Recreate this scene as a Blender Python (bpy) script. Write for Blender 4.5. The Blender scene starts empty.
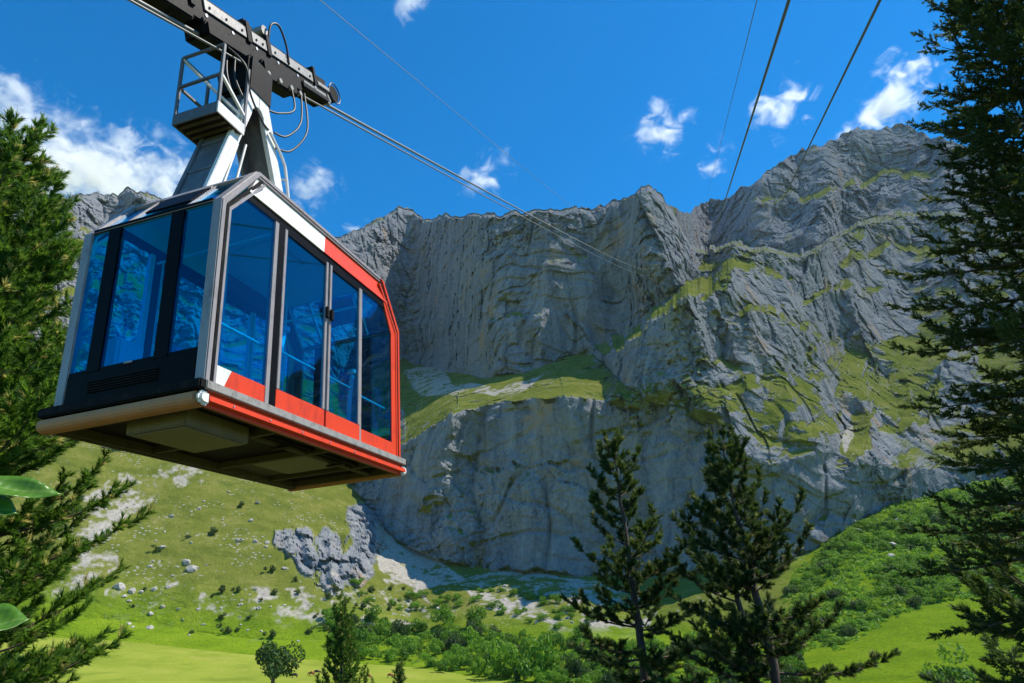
import bpy, bmesh, math, random
import numpy as np
from mathutils import Vector, Matrix

# ---------------------------------------------------------------- camera, sky, sun, exposure
scene = bpy.context.scene
col = scene.collection
F_PX, PITCH = 683.0, math.radians(20.5)
cam_data = bpy.data.cameras.new("camera")
cam_data.sensor_width = 36.0
cam_data.lens = 36.0 * F_PX / 1024.0
cam_data.clip_start = 0.05
cam_data.clip_end = 20000.0
cam = bpy.data.objects.new("camera", cam_data)
col.objects.link(cam)
cam.location = (0, 0, 0)
cam.rotation_euler = (math.radians(90) + PITCH, 0, 0)
scene.camera = cam

SUN_AZ, SUN_EL = 77.0, 60.0            # degrees to the right of the view direction, degrees up
saz, sel = math.radians(SUN_AZ), math.radians(SUN_EL)
SUN_DIR = Vector((math.sin(saz) * math.cos(sel), math.cos(saz) * math.cos(sel), math.sin(sel)))
sun_data = bpy.data.lights.new("sun", 'SUN')
sun_data.energy = 5.0
sun_data.angle = math.radians(0.53)
sun_data.color = (1.0, 0.93, 0.80)
sun = bpy.data.objects.new("sun", sun_data)
sun.rotation_euler = SUN_DIR.to_track_quat('Z', 'Y').to_euler()
sun.location = (60, 30, 90)
col.objects.link(sun)

scene.view_settings.view_transform = 'Standard'
scene.view_settings.look = 'None'
scene.view_settings.gamma = 1.0
scene.view_settings.exposure = 0.6
scene.view_settings.use_curve_mapping = False
scene.cycles.max_bounces = 8
scene.cycles.transparent_max_bounces = 24
scene.cycles.use_denoising = True

cF, sF = math.cos(PITCH), math.sin(PITCH)
def ray_dirs(px, py):
    """pixel -> direction (not normalised), numpy arrays"""
    px = np.asarray(px, float); py = np.asarray(py, float)
    a = (px - 512.0) / F_PX; b = (341.5 - py) / F_PX
    return np.stack([a, cF - b * sF, sF + b * cF], -1)
def ray_azel(px, py):
    d = ray_dirs(px, py)
    return np.arctan2(d[..., 0], d[..., 1]), np.arctan2(d[..., 2], np.hypot(d[..., 0], d[..., 1]))

# ---------------------------------------------------------------- node helpers
class NT:
    def __init__(self, tree):
        self.t = tree; self.n = tree.nodes; self.l = tree.links
    def add(self, kind, **kw):
        nd = self.n.new(kind)
        for k, v in kw.items():
            setattr(nd, k, v)
        return nd
    def put(self, sock, v):
        if v is None: return
        if isinstance(v, bpy.types.NodeSocket): self.l.new(v, sock)
        elif isinstance(v, bpy.types.Node): self.l.new(v.outputs[0], sock)
        else:
            if isinstance(v, (tuple, list)) and len(v) == 3 and sock.type == 'RGBA': v = (*v, 1.0)
            sock.default_value = v
    def math(self, op, a=None, b=None, c=None, clamp=False):
        nd = self.add('ShaderNodeMath', operation=op, use_clamp=clamp)
        for i, v in enumerate((a, b, c)): self.put(nd.inputs[i], v)
        return nd.outputs[0]
    def vmath(self, op, a=None, b=None):
        nd = self.add('ShaderNodeVectorMath', operation=op)
        for i, v in enumerate((a, b)): self.put(nd.inputs[i], v)
        return nd
    def noise(self, vec, scale, detail=4.0, rough=0.55, dist=0.0, ntype='FBM'):
        nd = self.add('ShaderNodeTexNoise', noise_type=ntype)
        self.put(nd.inputs['Vector'], vec)
        nd.inputs['Scale'].default_value = scale; nd.inputs['Detail'].default_value = detail
        nd.inputs['Roughness'].default_value = rough; nd.inputs['Distortion'].default_value = dist
        return nd.outputs[0]
    def mapping(self, vec, scale=(1, 1, 1), rot=(0, 0, 0), loc=(0, 0, 0)):
        nd = self.add('ShaderNodeMapping'); self.put(nd.inputs['Vector'], vec)
        nd.inputs['Scale'].default_value = scale; nd.inputs['Rotation'].default_value = rot
        nd.inputs['Location'].default_value = loc
        return nd.outputs[0]
    def ramp(self, fac, stops, interp='LINEAR'):
        nd = self.add('ShaderNodeValToRGB'); cr = nd.color_ramp; cr.interpolation = interp
        while len(cr.elements) < len(stops): cr.elements.new(0.5)
        for e, (p, c) in zip(cr.elements, stops):
            e.position = p
            e.color = (c, c, c, 1) if not isinstance(c, (tuple, list)) else (*c, 1)
        self.put(nd.inputs[0], fac)
        return nd.outputs[0]
    def mix(self, fac, a, b, blend='MIX'):
        nd = self.add('ShaderNodeMix', data_type='RGBA', blend_type=blend, clamp_factor=True)
        self.put(nd.inputs[0], fac); self.put(nd.inputs[6], a); self.put(nd.inputs[7], b)
        return nd.outputs[2]
    def sstep(self, v, a, b):
        nd = self.add('ShaderNodeMapRange', interpolation_type='SMOOTHSTEP')
        self.put(nd.inputs[0], v)
        nd.inputs[1].default_value = a; nd.inputs[2].default_value = b
        return nd.outputs[0]
    def bump(self, height, strength=0.5, dist=1.0, normal=None):
        nd = self.add('ShaderNodeBump'); self.put(nd.inputs['Height'], height)
        nd.inputs['Strength'].default_value = strength; nd.inputs['Distance'].default_value = dist
        if normal is not None: self.put(nd.inputs['Normal'], normal)
        return nd.outputs[0]

def new_mat(name):
    m = bpy.data.materials.new(name); m.use_nodes = True
    t = m.node_tree; t.nodes.clear()
    nt = NT(t); out = nt.add('ShaderNodeOutputMaterial')
    return m, nt, out

# ---------------------------------------------------------------- world: sky
def build_world():
    w = bpy.data.worlds.new("World"); scene.world = w; w.use_nodes = True
    t = w.node_tree; t.nodes.clear(); nt = NT(t)
    out = nt.add('ShaderNodeOutputWorld'); bg = nt.add('ShaderNodeBackground')
    sky = nt.add('ShaderNodeTexSky', sky_type='NISHITA')
    sky.sun_disc = False
    sky.sun_elevation = sel
    sky.sun_rotation = saz          # clockwise from +Y, as the lamp
    sky.altitude = 1100.0
    sky.air_density = 1.0; sky.dust_density = 0.4; sky.ozone_density = 3.0
    hs = nt.add('ShaderNodeHueSaturation')
    hs.inputs['Hue'].default_value = SKY_HUE
    hs.inputs['Saturation'].default_value = SKY_SAT; hs.inputs['Value'].default_value = SKY_VAL
    nt.put(hs.inputs['Color'], sky.outputs[0])
    nt.put(bg.inputs['Color'], hs.outputs[0])
    bg.inputs['Strength'].default_value = WORLD_STRENGTH
    nt.put(out.inputs['Surface'], bg.outputs[0])
SKY_HUE, SKY_SAT, SKY_VAL = 0.498, 1.85, 1.45
WORLD_STRENGTH = 0.09
build_world()

# ---------------------------------------------------------------- numpy noise
_rng = np.random.default_rng(7)
_perm = np.tile(_rng.permutation(256), 3)
_g = _rng.normal(size=(256, 3)); _g /= np.linalg.norm(_g, axis=1)[:, None]
_g = _g.astype(np.float32)
def perlin(p):
    p = np.asarray(p, np.float32)
    i = np.floor(p).astype(np.int32); f = p - i; i &= 255
    u = f * f * f * (f * (f * 6 - 15) + 10)
    out = 0
    for dx in (0, 1):
        wx = u[..., 0] if dx else 1 - u[..., 0]
        hx = _perm[i[..., 0] + dx]
        for dy in (0, 1):
            wy = wx * (u[..., 1] if dy else 1 - u[..., 1])
            hy = _perm[hx + i[..., 1] + dy]
            for dz in (0, 1):
                w = wy * (u[..., 2] if dz else 1 - u[..., 2])
                g = _g[_perm[hy + i[..., 2] + dz] & 255]
                out = out + w * (g[..., 0] * (f[..., 0] - dx) + g[..., 1] * (f[..., 1] - dy) + g[..., 2] * (f[..., 2] - dz))
    return out * 1.5
def fbm(p, octv=4, lac=2.03, gain=0.5):
    a, s, o = 1.0, 0.0, 0.0
    p = np.asarray(p, np.float32)
    for k in range(octv):
        s = s + a * perlin(p + 13.7 * k); o += a; a *= gain; p = p * lac
    return s / o
def ridged(p, octv=4, lac=2.1, gain=0.5):
    a, s, o = 1.0, 0.0, 0.0
    p = np.asarray(p, np.float32)
    for k in range(octv):
        s = s + a * (1.0 - np.abs(perlin(p + 7.3 * k)) * 2.0); o += a; a *= gain; p = p * lac
    return s / o
def cells(p, seed=0):
    """nearest of jittered cell points: hash id, vector from that point, distance to the cell edge"""
    p = np.asarray(p, np.float32); i = np.floor(p).astype(np.int32); f = p - i
    d1 = np.full(p.shape[:-1], 9.0, np.float32); d2 = d1.copy(); hid = np.zeros(p.shape[:-1], np.int32); vec = np.zeros_like(p)
    for dx in (-1, 0, 1):
        for dy in (-1, 0, 1):
            for dz in (-1, 0, 1):
                h = _perm[(_perm[(_perm[(i[..., 0] + dx + seed) & 255] + i[..., 1] + dy) & 255] + i[..., 2] + dz) & 255]
                v = f - (np.array([dx, dy, dz], np.float32) + .5 + .55 * _g[h])
                d = np.einsum('...k,...k->...', v, v)
                near = d < d1
                d2 = np.where(near, d1, np.minimum(d2, d)); d1 = np.where(near, d, d1)
                hid = np.where(near, h, hid); vec = np.where(near[..., None], v, vec)
    return hid, vec, np.sqrt(d2) - np.sqrt(d1)
def facets(p, tilt=.8, seed=0):
    """broken rock: each cell is a block face with its own offset and lean, cracks between"""
    h, v, e = cells(p, seed)
    g = _g[(h * 7 + 31 + seed) & 255]
    return g[..., 0] * .5 + tilt * np.einsum('...k,...k->...', v, _g[(h * 3 + 11) & 255]) - .35 * (1 - sst(e, 0, .12))
def sst(x, a, b):
    t = np.clip((x - a) / (b - a), 0, 1); return t * t * (3 - 2 * t)

def in_poly(px, py, poly):
    inside = np.zeros(px.shape, bool)
    n = len(poly)
    for k in range(n):
        x1, y1 = poly[k]; x2, y2 = poly[(k + 1) % n]
        if y1 == y2: continue
        c = ((y1 > py) != (y2 > py)) & (px < (x2 - x1) * (py - y1) / (y2 - y1) + x1)
        inside ^= c
    return inside
def dist_polyline(px, py, pts, side=False):
    """distance in pixels, signed side (+ = right of the line when walking along it downwards), and parameter"""
    best = np.full(px.shape, 1e9); sg = np.zeros(px.shape)
    for (x1, y1), (x2, y2) in zip(pts[:-1], pts[1:]):
        dx, dy = x2 - x1, y2 - y1; L2 = dx * dx + dy * dy
        t = np.clip(((px - x1) * dx + (py - y1) * dy) / L2, 0, 1)
        d = np.hypot(px - x1 - t * dx, py - y1 - t * dy)
        sg = np.where(d < best, np.sign((px - x1) * dy - (py - y1) * dx), sg)
        best = np.minimum(best, d)
    return (best, sg) if side else best

def new_mesh_obj(name, verts, faces, mat=None, parent=None, smooth=False):
    """verts (n,3) array, faces (m,3) or (m,4) array: quick mesh build"""
    verts = np.asarray(verts, np.float32); faces = np.asarray(faces, np.int32)
    me = bpy.data.meshes.new(name)
    k = faces.shape[1]
    me.vertices.add(len(verts)); me.vertices.foreach_set("co", verts.ravel())
    me.loops.add(faces.size); me.loops.foreach_set("vertex_index", faces.ravel())
    me.polygons.add(len(faces))
    me.polygons.foreach_set("loop_start", np.arange(0, faces.size, k, dtype=np.int32))
    me.polygons.foreach_set("loop_total", np.full(len(faces), k, np.int32))
    me.polygons.foreach_set("use_smooth", np.full(len(faces), smooth, bool))
    me.update(calc_edges=True)
    if mat: me.materials.append(mat)
    o = bpy.data.objects.new(name, me); col.objects.link(o)
    if parent: o.parent = parent
    return o
def add_attr(o, name, arr):
    at = o.data.attributes.new(name, 'FLOAT', 'POINT')
    at.data.foreach_set("value", np.asarray(arr, np.float32).ravel())
def tag(o, label=None, cat=None, group=None, kind=None):
    if label: o["label"] = label
    if cat: o["category"] = cat
    if group: o["group"] = group
    if kind: o["kind"] = kind
    return o

# ---------------------------------------------------------------- terrain
MEADOW_Z = -28.0
def ground_z(x, y):
    """knoll under the photographer falling to the valley meadow"""
    r = np.hypot(x, y)
    k = -1.75 - 26.25 * sst(r, 3.0, 92.0) ** 0.8
    w = 0.5 * fbm(np.stack([np.asarray(x) / 40, np.asarray(y) / 40, np.zeros_like(np.asarray(x, float))], -1), 3) * sst(r, 60, 140)
    return k + w + 13.0 * sst(-np.asarray(x), 40, 260) * sst(r, 120, 330)

def curve(pts):
    pts = sorted(pts); xs = np.array([p[0] for p in pts], float); ys = np.array([p[1] for p in pts], float)
    return lambda x: np.interp(x, xs, ys)
def smooth_cols(a, s):
    n = int(3 * s); k = np.exp(-0.5 * (np.arange(-n, n + 1) / s) ** 2); k /= k.sum()
    return np.convolve(np.pad(a, n, mode='edge'), k, mode='valid')

def build_mountain():
    xs = np.concatenate([np.arange(-420, -40, 5.0), np.arange(-40, 1064, 1.15), np.arange(1064, 1330, 5.0)])
    nx = len(xs)
    K = {}
    K[0] = curve([(-800, 625), (0, 634), (120, 641), (260, 656), (420, 668), (560, 690), (700, 704), (1300, 706), (1800, 690)])(xs)
    K[1] = curve([(-800, 600), (0, 612), (120, 622), (260, 640), (330, 640), (420, 636), (480, 640), (560, 640), (640, 632), (740, 640),
                  (800, 640), (850, 632), (900, 612), (940, 604), (985, 600), (1060, 610), (1800, 610)])(xs)
    K[2] = curve([(-800, 420), (0, 436), (120, 452), (220, 462), (300, 470), (345, 480), (365, 502), (385, 532), (410, 550), (434, 560), (470, 568), (520, 572), (560, 575),
                  (640, 578), (700, 572), (760, 566), (800, 558), (830, 540), (860, 520), (890, 505), (930, 495), (980, 482), (1024, 472), (1200, 450), (1800, 430)])(xs)
    K[3] = curve([(-800, 380), (0, 400), (200, 425), (340, 440), (380, 455), (403, 446), (430, 426), (460, 411), (500, 401), (540, 397), (570, 394), (600, 400), (640, 404), (690, 408),
                  (712, 425), (740, 455), (767, 464), (802, 455), (830, 450), (860, 461), (890, 468), (930, 470), (980, 462), (1024, 450), (1200, 430), (1800, 410)])(xs)
    K[4] = curve([(-800, 320), (0, 330), (200, 360), (340, 385), (380, 360), (403, 362), (430, 368), (470, 375), (500, 378), (530, 371), (565, 358), (592, 350), (606, 364), (620, 384), (640, 391),
                  (670, 393), (700, 392), (718, 390), (745, 372), (775, 372), (810, 368), (850, 345), (900, 336), (940, 343), (1024, 350), (1200, 360), (1800, 350)])(xs)
    sky_main = [(-800, 130), (-200, 190), (0, 200), (60, 205), (75, 197), (100, 195), (120, 194), (132, 190), (150, 198), (190, 206), (260, 225), (330, 240), (350, 238), (365, 232), (380, 219), (400, 210),
                (412, 212), (430, 219), (455, 218), (475, 215), (500, 217), (520, 216), (545, 210), (560, 214), (575, 209), (590, 213), (610, 205), (628, 197), (638, 192), (650, 191), (657, 194)]
    K[5] = curve(sky_main + [(664, 205), (673, 218), (680, 228), (687, 238), (694, 250), (710, 252), (722, 247), (735, 241), (741, 247), (770, 250), (784, 254), (800, 257), (815, 250), (830, 240), (866, 222), (930, 214), (1024, 212), (1200, 230), (1800, 230)])(xs)
    K[6] = K[5] - 1.2
    sky_far = sky_main + [(662, 201), (668, 209), (674, 212), (695, 207), (720, 200), (740, 190), (757, 178), (775, 165), (800, 152), (820, 143), (845, 134), (870, 129), (900, 129), (920, 131), (935, 138), (960, 142), (1024, 150), (1200, 190), (1800, 210)]
    K[7] = np.minimum(curve(sky_far)(xs), K[6] - 1.5)
    for k, s in ((1, 9), (2, 8), (3, 7), (4, 8)): K[k] = smooth_cols(K[k], s)
    o1 = np.zeros(nx)
    jag = (9 + 3.0 * sst(xs, 690, 720)) * fbm(np.stack([xs / 34, o1 + 3.1, o1], -1), 3) + (8.0 + 6 * sst(xs, 630, 650) * (1 - sst(xs, 720, 760))) * fbm(np.stack([xs / 11, o1 + 8.1, o1], -1), 4, 2.1, .6)
    for k in (5, 6, 7): K[k] = smooth_cols(K[k], 2)
    K[6] = np.minimum(K[6], K[5] - 1.2); K[7] = np.minimum(K[7], K[6] - 1.0)
    J = {k: K[k].copy() for k in K}          # the same lines, broken up
    J[7] += jag; J[5] += jag * np.where(xs < 655, 1, .8); J[6] += jag
    J[6] = np.minimum(J[6], J[5] - 1.2); J[7] = np.minimum(J[7], J[6] - 1.0)
    J[4] += sst(xs, 395, 420) * 11 * fbm(np.stack([xs / 26, o1 + 2.9, o1], -1), 4)
    J[3] += sst(xs, 380, 420) * 12 * fbm(np.stack([xs / 30, o1 + 1.7, o1], -1), 4); J[2] += sst(xs, 380, 420) * 8 * fbm(np.stack([xs / 22, o1 + 5.7, o1], -1), 3)
    # slope of the land, degrees, in each band
    S = {1: curve([(-800, 14), (120, 14), (300, 8), (420, 4), (560, 3.5), (740, 4), (800, 6), (900, 9), (1800, 9)])(xs),
         2: curve([(-800, 29), (300, 29), (360, 26), (420, 22), (600, 20), (700, 20), (800, 19), (900, 20), (1800, 21)])(xs),
         3: curve([(-800, 34), (250, 35), (340, 42), (390, 68), (430, 84), (700, 84), (900, 78), (1024, 66), (1800, 50)])(xs),
         4: curve([(-800, 42), (250, 36), (380, 30), (420, 25), (520, 25), (580, 27), (610, 27), (640, 28), (690, 28), (718, 31), (745, 36), (770, 34.5), (800, 33), (850, 31.5), (950, 31.5), (1800, 38)])(xs),
         5: curve([(-800, 52), (0, 52), (200, 54), (330, 62), (400, 78), (640, 79), (700, 66), (800, 58), (850, 50), (930, 48), (1800, 52)])(xs),
         7: curve([(-800, 50), (640, 60), (700, 62), (900, 60), (1800, 55)])(xs)}
    az0, e0 = ray_azel(xs, K[0]); r0 = -MEADOW_Z / np.tan(-e0)
    for _ in range(12): r0 = .5 * r0 + .5 * ground_z(r0 * np.sin(az0), r0 * np.cos(az0)) / np.tan(e0)
    Rk = {0: smooth_cols(r0, 8)}
    ek = {0: e0}
    for k in range(1, 8):
        _, ek[k] = ray_azel(xs, K[k])
        t1, t2 = np.tan(ek[k - 1]), np.tan(ek[k])
        if k == 6:
            Rk[6] = Rk[5] * curve([(-800, 1.05), (640, 1.04), (668, 1.10), (700, 1.62), (800, 1.5), (850, 1.34), (930, 1.3), (1800, 1.3)])(xs)
        else:
            ts = np.tan(np.radians(S[k]))
            Rk[k] = Rk[k - 1] * (ts - t1) / np.maximum(ts - t2, 0.06)
        if k in (2, 3, 4): Rk[k] = smooth_cols(Rk[k], 10)
        if k in (5, 6, 7): Rk[k] = smooth_cols(Rk[k], 5)
    # the wall does not face the camera squarely: its right end stands nearer, so it turns to the left
    turn = {2: curve([(-800, 1), (350, 1.0), (415, 1.0), (500, 1.06), (620, 1.06), (690, 1.03), (800, 1.04), (900, 1.0), (1800, 1)])(xs), 3: curve([(-800, 1), (350, 1.0), (415, 1.0), (500, 1.055), (620, 1.05), (690, 1.02), (800, 1.03), (900, 1), (1800, 1)])(xs),
            4: curve([(-800, .62), (-50, .84), (100, .94), (240, 1.04), (330, 1.03), (400, 1.14), (690, .91), (800, .96), (900, 1), (1800, 1)])(xs), 5: curve([(-800, .58), (-50, .80), (100, .92), (240, 1.05), (330, 1.03), (400, 1.14), (660, .92), (700, .92), (800, .96), (900, 1), (1800, 1)])(xs),
            6: curve([(-800, .58), (-50, .80), (100, .92), (240, 1.05), (330, 1.03), (400, 1.14), (650, .92), (665, .94), (700, 1.10), (900, .84), (1800, .84)])(xs)}
    turn[7] = turn[6]
    for k in turn: Rk[k] = Rk[k] * smooth_cols(turn[k], 8)
    # ---- rows
    rows_per = [26, 84, 120, 80, 156, 3, 84]
    PX, PY, RR, TT, BAND = [], [], [], [], []
    for b, nrow in enumerate(rows_per):
        for q in range(nrow):
            t = q / nrow
            py = J[b] + (J[b + 1] - J[b]) * t
            _, e = ray_azel(xs, py)
            ta, tb, te = np.tan(ek[b]), np.tan(ek[b + 1]), np.tan(e)
            za, zb = Rk[b] * ta, Rk[b + 1] * tb
            # the straight line between the two profile points, met at this elevation
            den = (zb - za) - te * (Rk[b + 1] - Rk[b])
            u = np.where(np.abs(den) > 1e-6, (te * Rk[b] - za) / np.where(np.abs(den) > 1e-6, den, 1), t)
            u = np.clip(u, -.25 if b in (2, 4, 6) else -.05, 1.15 if b in (2, 4, 6) else 1.05)
            r = Rk[b] + (Rk[b + 1] - Rk[b]) * u
            PX.append(xs); PY.append(py); RR.append(r); TT.append(e)
            BAND.append(np.full(nx, b + t))
    PX.append(xs); PY.append(J[7]); RR.append(Rk[7]); TT.append(ray_azel(xs, J[7])[1]); BAND.append(np.full(nx, 7.0))
    PX, PY, RR, TT, BAND = map(np.array, (PX, PY, RR, TT, BAND))
    # soften the creases between the bands along each column
    for _ in range(5):
        RR[1:-1] = 0.25 * RR[:-2] + 0.5 * RR[1:-1] + 0.25 * RR[2:]
    AZ = np.repeat(az0[None, :], len(PX), 0)
    AZ, _e = ray_azel(PX, PY)
    tanE = np.tan(TT)
    def pos(r): return np.stack([r * np.sin(AZ), r * np.cos(AZ), r * tanE], -1)
    # ---- buttresses, ribs and gullies (ridge line in the photograph, half width px, metres towards the camera)
    wx = PX + 9 * fbm(np.stack([PX / 40, PY / 40, PX * 0], -1), 3); wy = PY + 9 * fbm(np.stack([PX / 40, PY / 40, PX * 0 + 9], -1), 3)
    # crest line from top to bottom, half widths left and right of it in px, metres towards the camera
    ribs = [([(666, 256), (684, 295), (702, 345), (722, 398)], 80, 32, 46), ([(730, 280), (748, 322), (772, 368), (798, 404)], 40, 42, 36), ([(758, 296), (792, 328), (840, 372)], 26, 48, 24),
            ([(700, 250), (722, 262), (733, 290)], 40, 30, 20), ([(640, 190), (631, 222), (648, 262)], 62, 48, 46), ([(592, 342), (611, 364), (622, 394)], 45, 18, 36), ([(688, 262), (716, 300), (735, 345), (748, 392)], 20, 18, 15),
            ([(700, 402), (722, 418), (738, 446), (712, 470), (700, 520)], 40, 18, 26), ([(866, 235), (848, 290), (862, 330)], 55, 24, 44), ([(845, 350), (836, 395), (846, 425), (836, 452)], 22, 22, -26),
            ([(955, 215), (962, 290), (945, 360)], 70, 60, 80), ([(1040, 250), (1040, 380)], 60, 60, 60), ([(566, 402), (592, 470), (600, 560)], 70, 40, 11), ([(455, 412), (440, 450), (424, 495)], 25, 14, 26), ([(425, 378), (408, 372), (400, 405)], 26, 22, 34),
            ([(500, 405), (475, 480), (482, 560)], 40, 40, -16), ([(398, 212), (394, 260), (410, 320)], 36, 34, 34), ([(365, 232), (360, 270), (376, 300)], 30, 26, 30), ([(478, 220), (474, 280), (486, 340)], 44, 22, 14), ([(545, 214), (550, 270), (540, 325)], 70, 24, 26),
            ([(610, 207), (606, 250), (590, 300)], 40, 22, 18), ([(770, 465), (780, 510), (770, 555)], 40, 24, 16), ([(860, 464), (850, 500)], 30, 22, 14), ([(905, 470), (900, 495)], 24, 20, 12), ([(800, 438), (850, 452), (880, 462)], 22, 22, 10),
            ([(765, 185), (740, 225), (730, 242)], 34, 26, 46), ([(860, 133), (832, 190), (815, 240)], 60, 30, 52), ([(925, 135), (915, 190), (900, 215)], 44, 30, 46), ([(800, 155), (785, 215)], 24, 24, -24), ([(880, 345), (905, 380), (915, 420)], 26, 14, 16), ([(850, 390), (868, 420), (872, 450)], 20, 12, 14),
            # rock knobs on the left-hand slope
            ([(364, 514), (370, 540), (356, 564)], 13, 15, 15), ([(330, 543), (333, 576)], 11, 9, 12), ([(302, 536), (309, 558)], 11, 8, 9), ([(346, 534), (345, 570)], 7, 6, 9), ([(284, 536), (291, 547)], 8, 6, 6), ([(317, 546), (319, 566)], 6, 5, 7),
            # ribs of the left massif
            ([(70, 205), (40, 300), (20, 400)], 34, 30, 40), ([(140, 196), (110, 280), (120, 380)], 40, 30, 40), ([(200, 215), (190, 330)], 40, 40, 40), ([(-60, 210), (-80, 330)], 60, 60, 60)]
    for pts, wl, wr, A in ribs:
        d, sg = dist_polyline(wx, wy, pts, True)
        d = d / np.where(sg > 0, wl, wr)
        RR = RR - A * np.where(d < 1, (1 - d) ** 1.12, 0) * (RR / 750.0) ** 0.5
    ledge_boost = np.zeros_like(RR)
    # narrow ledges: the wall above steps back by so many metres
    for pts, w, A in (([(610, 350), (640, 326), (672, 300), (700, 286), (735, 268)], 15, 135), ([(668, 270), (700, 296), (728, 283)], 9, 18), ([(700, 268), (735, 262), (775, 270), (800, 282)], 8, 20), ([(735, 312), (765, 306), (790, 322), (850, 345)], 10, 24),
                      ([(800, 300), (840, 285), (880, 290)], 9, 22), ([(690, 355), (720, 360), (745, 372)], 8, 12), ([(800, 425), (835, 431), (862, 446)], 8, 14), ([(690, 440), (730, 430)], 8, 10),
                      ([(405, 262), (470, 250), (560, 262), (640, 250)], 7, 9), ([(400, 318), (480, 322), (560, 312)], 7, 8), ([(840, 262), (890, 248), (940, 252)], 9, 34), ([(760, 200), (820, 195), (890, 172), (930, 176)], 6, 22),
                      ([(460, 470), (560, 466), (640, 480)], 6, 5), ([(40, 300), (110, 280), (170, 290)], 10, 26), ([(0, 360), (60, 350), (130, 340)], 10, 26), ([(-20, 250), (60, 244), (140, 236)], 8, 26)):
        lx = np.array([q[0] for q in pts], float); ly = np.array([q[1] for q in pts], float)
        line = np.interp(wx, lx, ly) + 14 * fbm(np.stack([PX / 20, PX * 0 + A, PX * 0], -1), 4)
        tl = 12 if A < 60 else 21; tr_ = 12 if A < 60 else 45
        inx = sst(PX, lx[0] - tl * 1.5, lx[0] + tl) * (1 - sst(PX, lx[-1] - tr_, lx[-1] + tr_ * .6))
        RR = RR + 1.2 * A * inx * sst(line - PY, -w * .6, w * .6) * (RR / 750.0) ** .5
        ledge_boost = np.maximum(ledge_boost, inx * (1 - sst(np.abs(line - PY), w * .4, w * .75)) * (.16 if A > 11 else 0))
    P0 = pos(RR)
    # local steepness of the un-noised land
    def normals(P):
        du = np.gradient(P, axis=1); dv = np.gradient(P, axis=0)
        n = np.cross(du, dv); n /= np.maximum(np.linalg.norm(n, axis=-1, keepdims=True), 1e-9)
        return n * np.sign(n[..., 2:3] + 1e-9)
    N0 = normals(P0)
    steep = np.degrees(np.arccos(np.clip(N0[..., 2], -1, 1)))
    c = sst(steep, 36, 58)
    knob = np.zeros_like(c)
    for pts, w in (([(362, 518), (368, 545), (352, 570)], 20), ([(328, 542), (332, 576)], 18), ([(300, 538), (306, 562)], 15), ([(280, 538), (292, 545)], 10)):
        kx = 7 * fbm(np.stack([PX / 11, PY / 11, PX * 0 + 4], -1), 3); ky = 7 * fbm(np.stack([PX / 11, PY / 11, PX * 0 + 14], -1), 3)
        knob = np.maximum(knob, 1 - sst(dist_polyline(wx + kx, wy + ky, pts), w * .45, w * .95))
    c = np.maximum(c, knob)
    # outcrops breaking through the turf of the ledges
    oc = sst(fbm(P0 * np.array([1, 1, .8]) / 38 + 61, 4, 2.1, .55), .10, .22) * sst(BAND, 2.9, 3.1) * (1 - sst(BAND, 4.6, 5.2)) * (.75 + .25 * sst(PX, 600, 700))
    oc = np.maximum(oc, sst(fbm(P0 / 30 + 23, 3), .16, .26) * sst(BAND, 1.9, 2.1) * (PX < 360))
    c = np.maximum(c, .85 * oc)
    sc = (RR / 620.0) ** 0.6
    # broad smooth faces beside broken ones
    am = np.clip(.62 + 1.5 * fbm(P0 / 120 + 88, 2), .18, 1.25)
    am = am * (1 - .45 * sst(PX, 385, 410) * (1 - sst(PX, 590, 640)) * sst(BAND, 3.9, 4.05) * (1 - sst(BAND, 4.7, 4.9))) * (1 - .35 * sst(BAND, 1.95, 2.1) * (1 - sst(BAND, 2.85, 3.0)) * (PX > 380))
    am = am * (1 - .4 * sst(PX, 715, 740) * sst(BAND, 2.9, 3.1) * (1 - sst(BAND, 4.8, 5)))
    am = np.maximum(am, knob)
    warp = np.stack([fbm(P0 / 90 + k * 17, 3) for k in (1, 2, 3)], -1) * 22
    Q = (P0 + warp) * np.array([1, 1, .5])
    rough = (20 * (ridged(Q / 150, 2) - .3) + 7 * (fbm(Q / 42 + 5, 2))) * sc * (0.2 + .8 * c) * np.where((BAND > 2) | (knob > .1), 1, .35)
    Q1 = (P0 + .10 * warp + 3 * np.stack([fbm(P0 / 14 + k * 5, 2) for k in (1, 2, 3)], -1)) * np.array([1, 1, 1.25])
    rough = rough + c * sc * am * (6 * facets(Q1 / 34, 1.1) + 2.6 * facets(Q1 / 13 + 3, .9, 5) + 5.5 * fbm(P0 / 26 + 51, 4, 2.1, .55))
    fine = (2.9 * facets(Q1 / 5.5 + 9, 1.0, 9) + 1.6 * fbm(P0 / 3.6, 2)) * sc * (0.08 + c * am) + .5 * fbm(P0 / 3, 2)
    zz = P0[..., 2] + 10 * fbm(P0 / 80 + 31, 3) + .10 * P0[..., 0]
    saw = np.mod(zz / 31.0 + .8 * fbm(P0 / 150 + 3, 2), 1.0)
    gul = np.abs(perlin((P0 + warp * .6) * np.array([1, 1, .45]) / 46 + 19)); gul2 = np.abs(perlin((P0 + warp * .4) * np.array([.7, .7, 1.5]) / 60 + 43))
    fine = fine - c * sc * (6.5 * np.clip(1 - gul * 9, 0, 1) + 4.0 * np.clip(1 - gul2 * 12, 0, 1))
    saw2 = np.mod(zz / 11.0 + 1.1 * fbm(P0 / 60 + 13, 2), 1.0)
    strata = 2.2 * (sst(saw2, 0, .8) - sst(saw2, .88, 1)) * sc * c * np.clip(.1 + 1.6 * fbm(P0 / 70 + 7, 2), 0, 1) + 4.5 * (sst(saw, 0, .9) - sst(saw, .93, 1)) * sc * c * np.clip(.35 + 1.4 * fbm(P0 / 110 + 77, 2), 0, 1.1)
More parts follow.
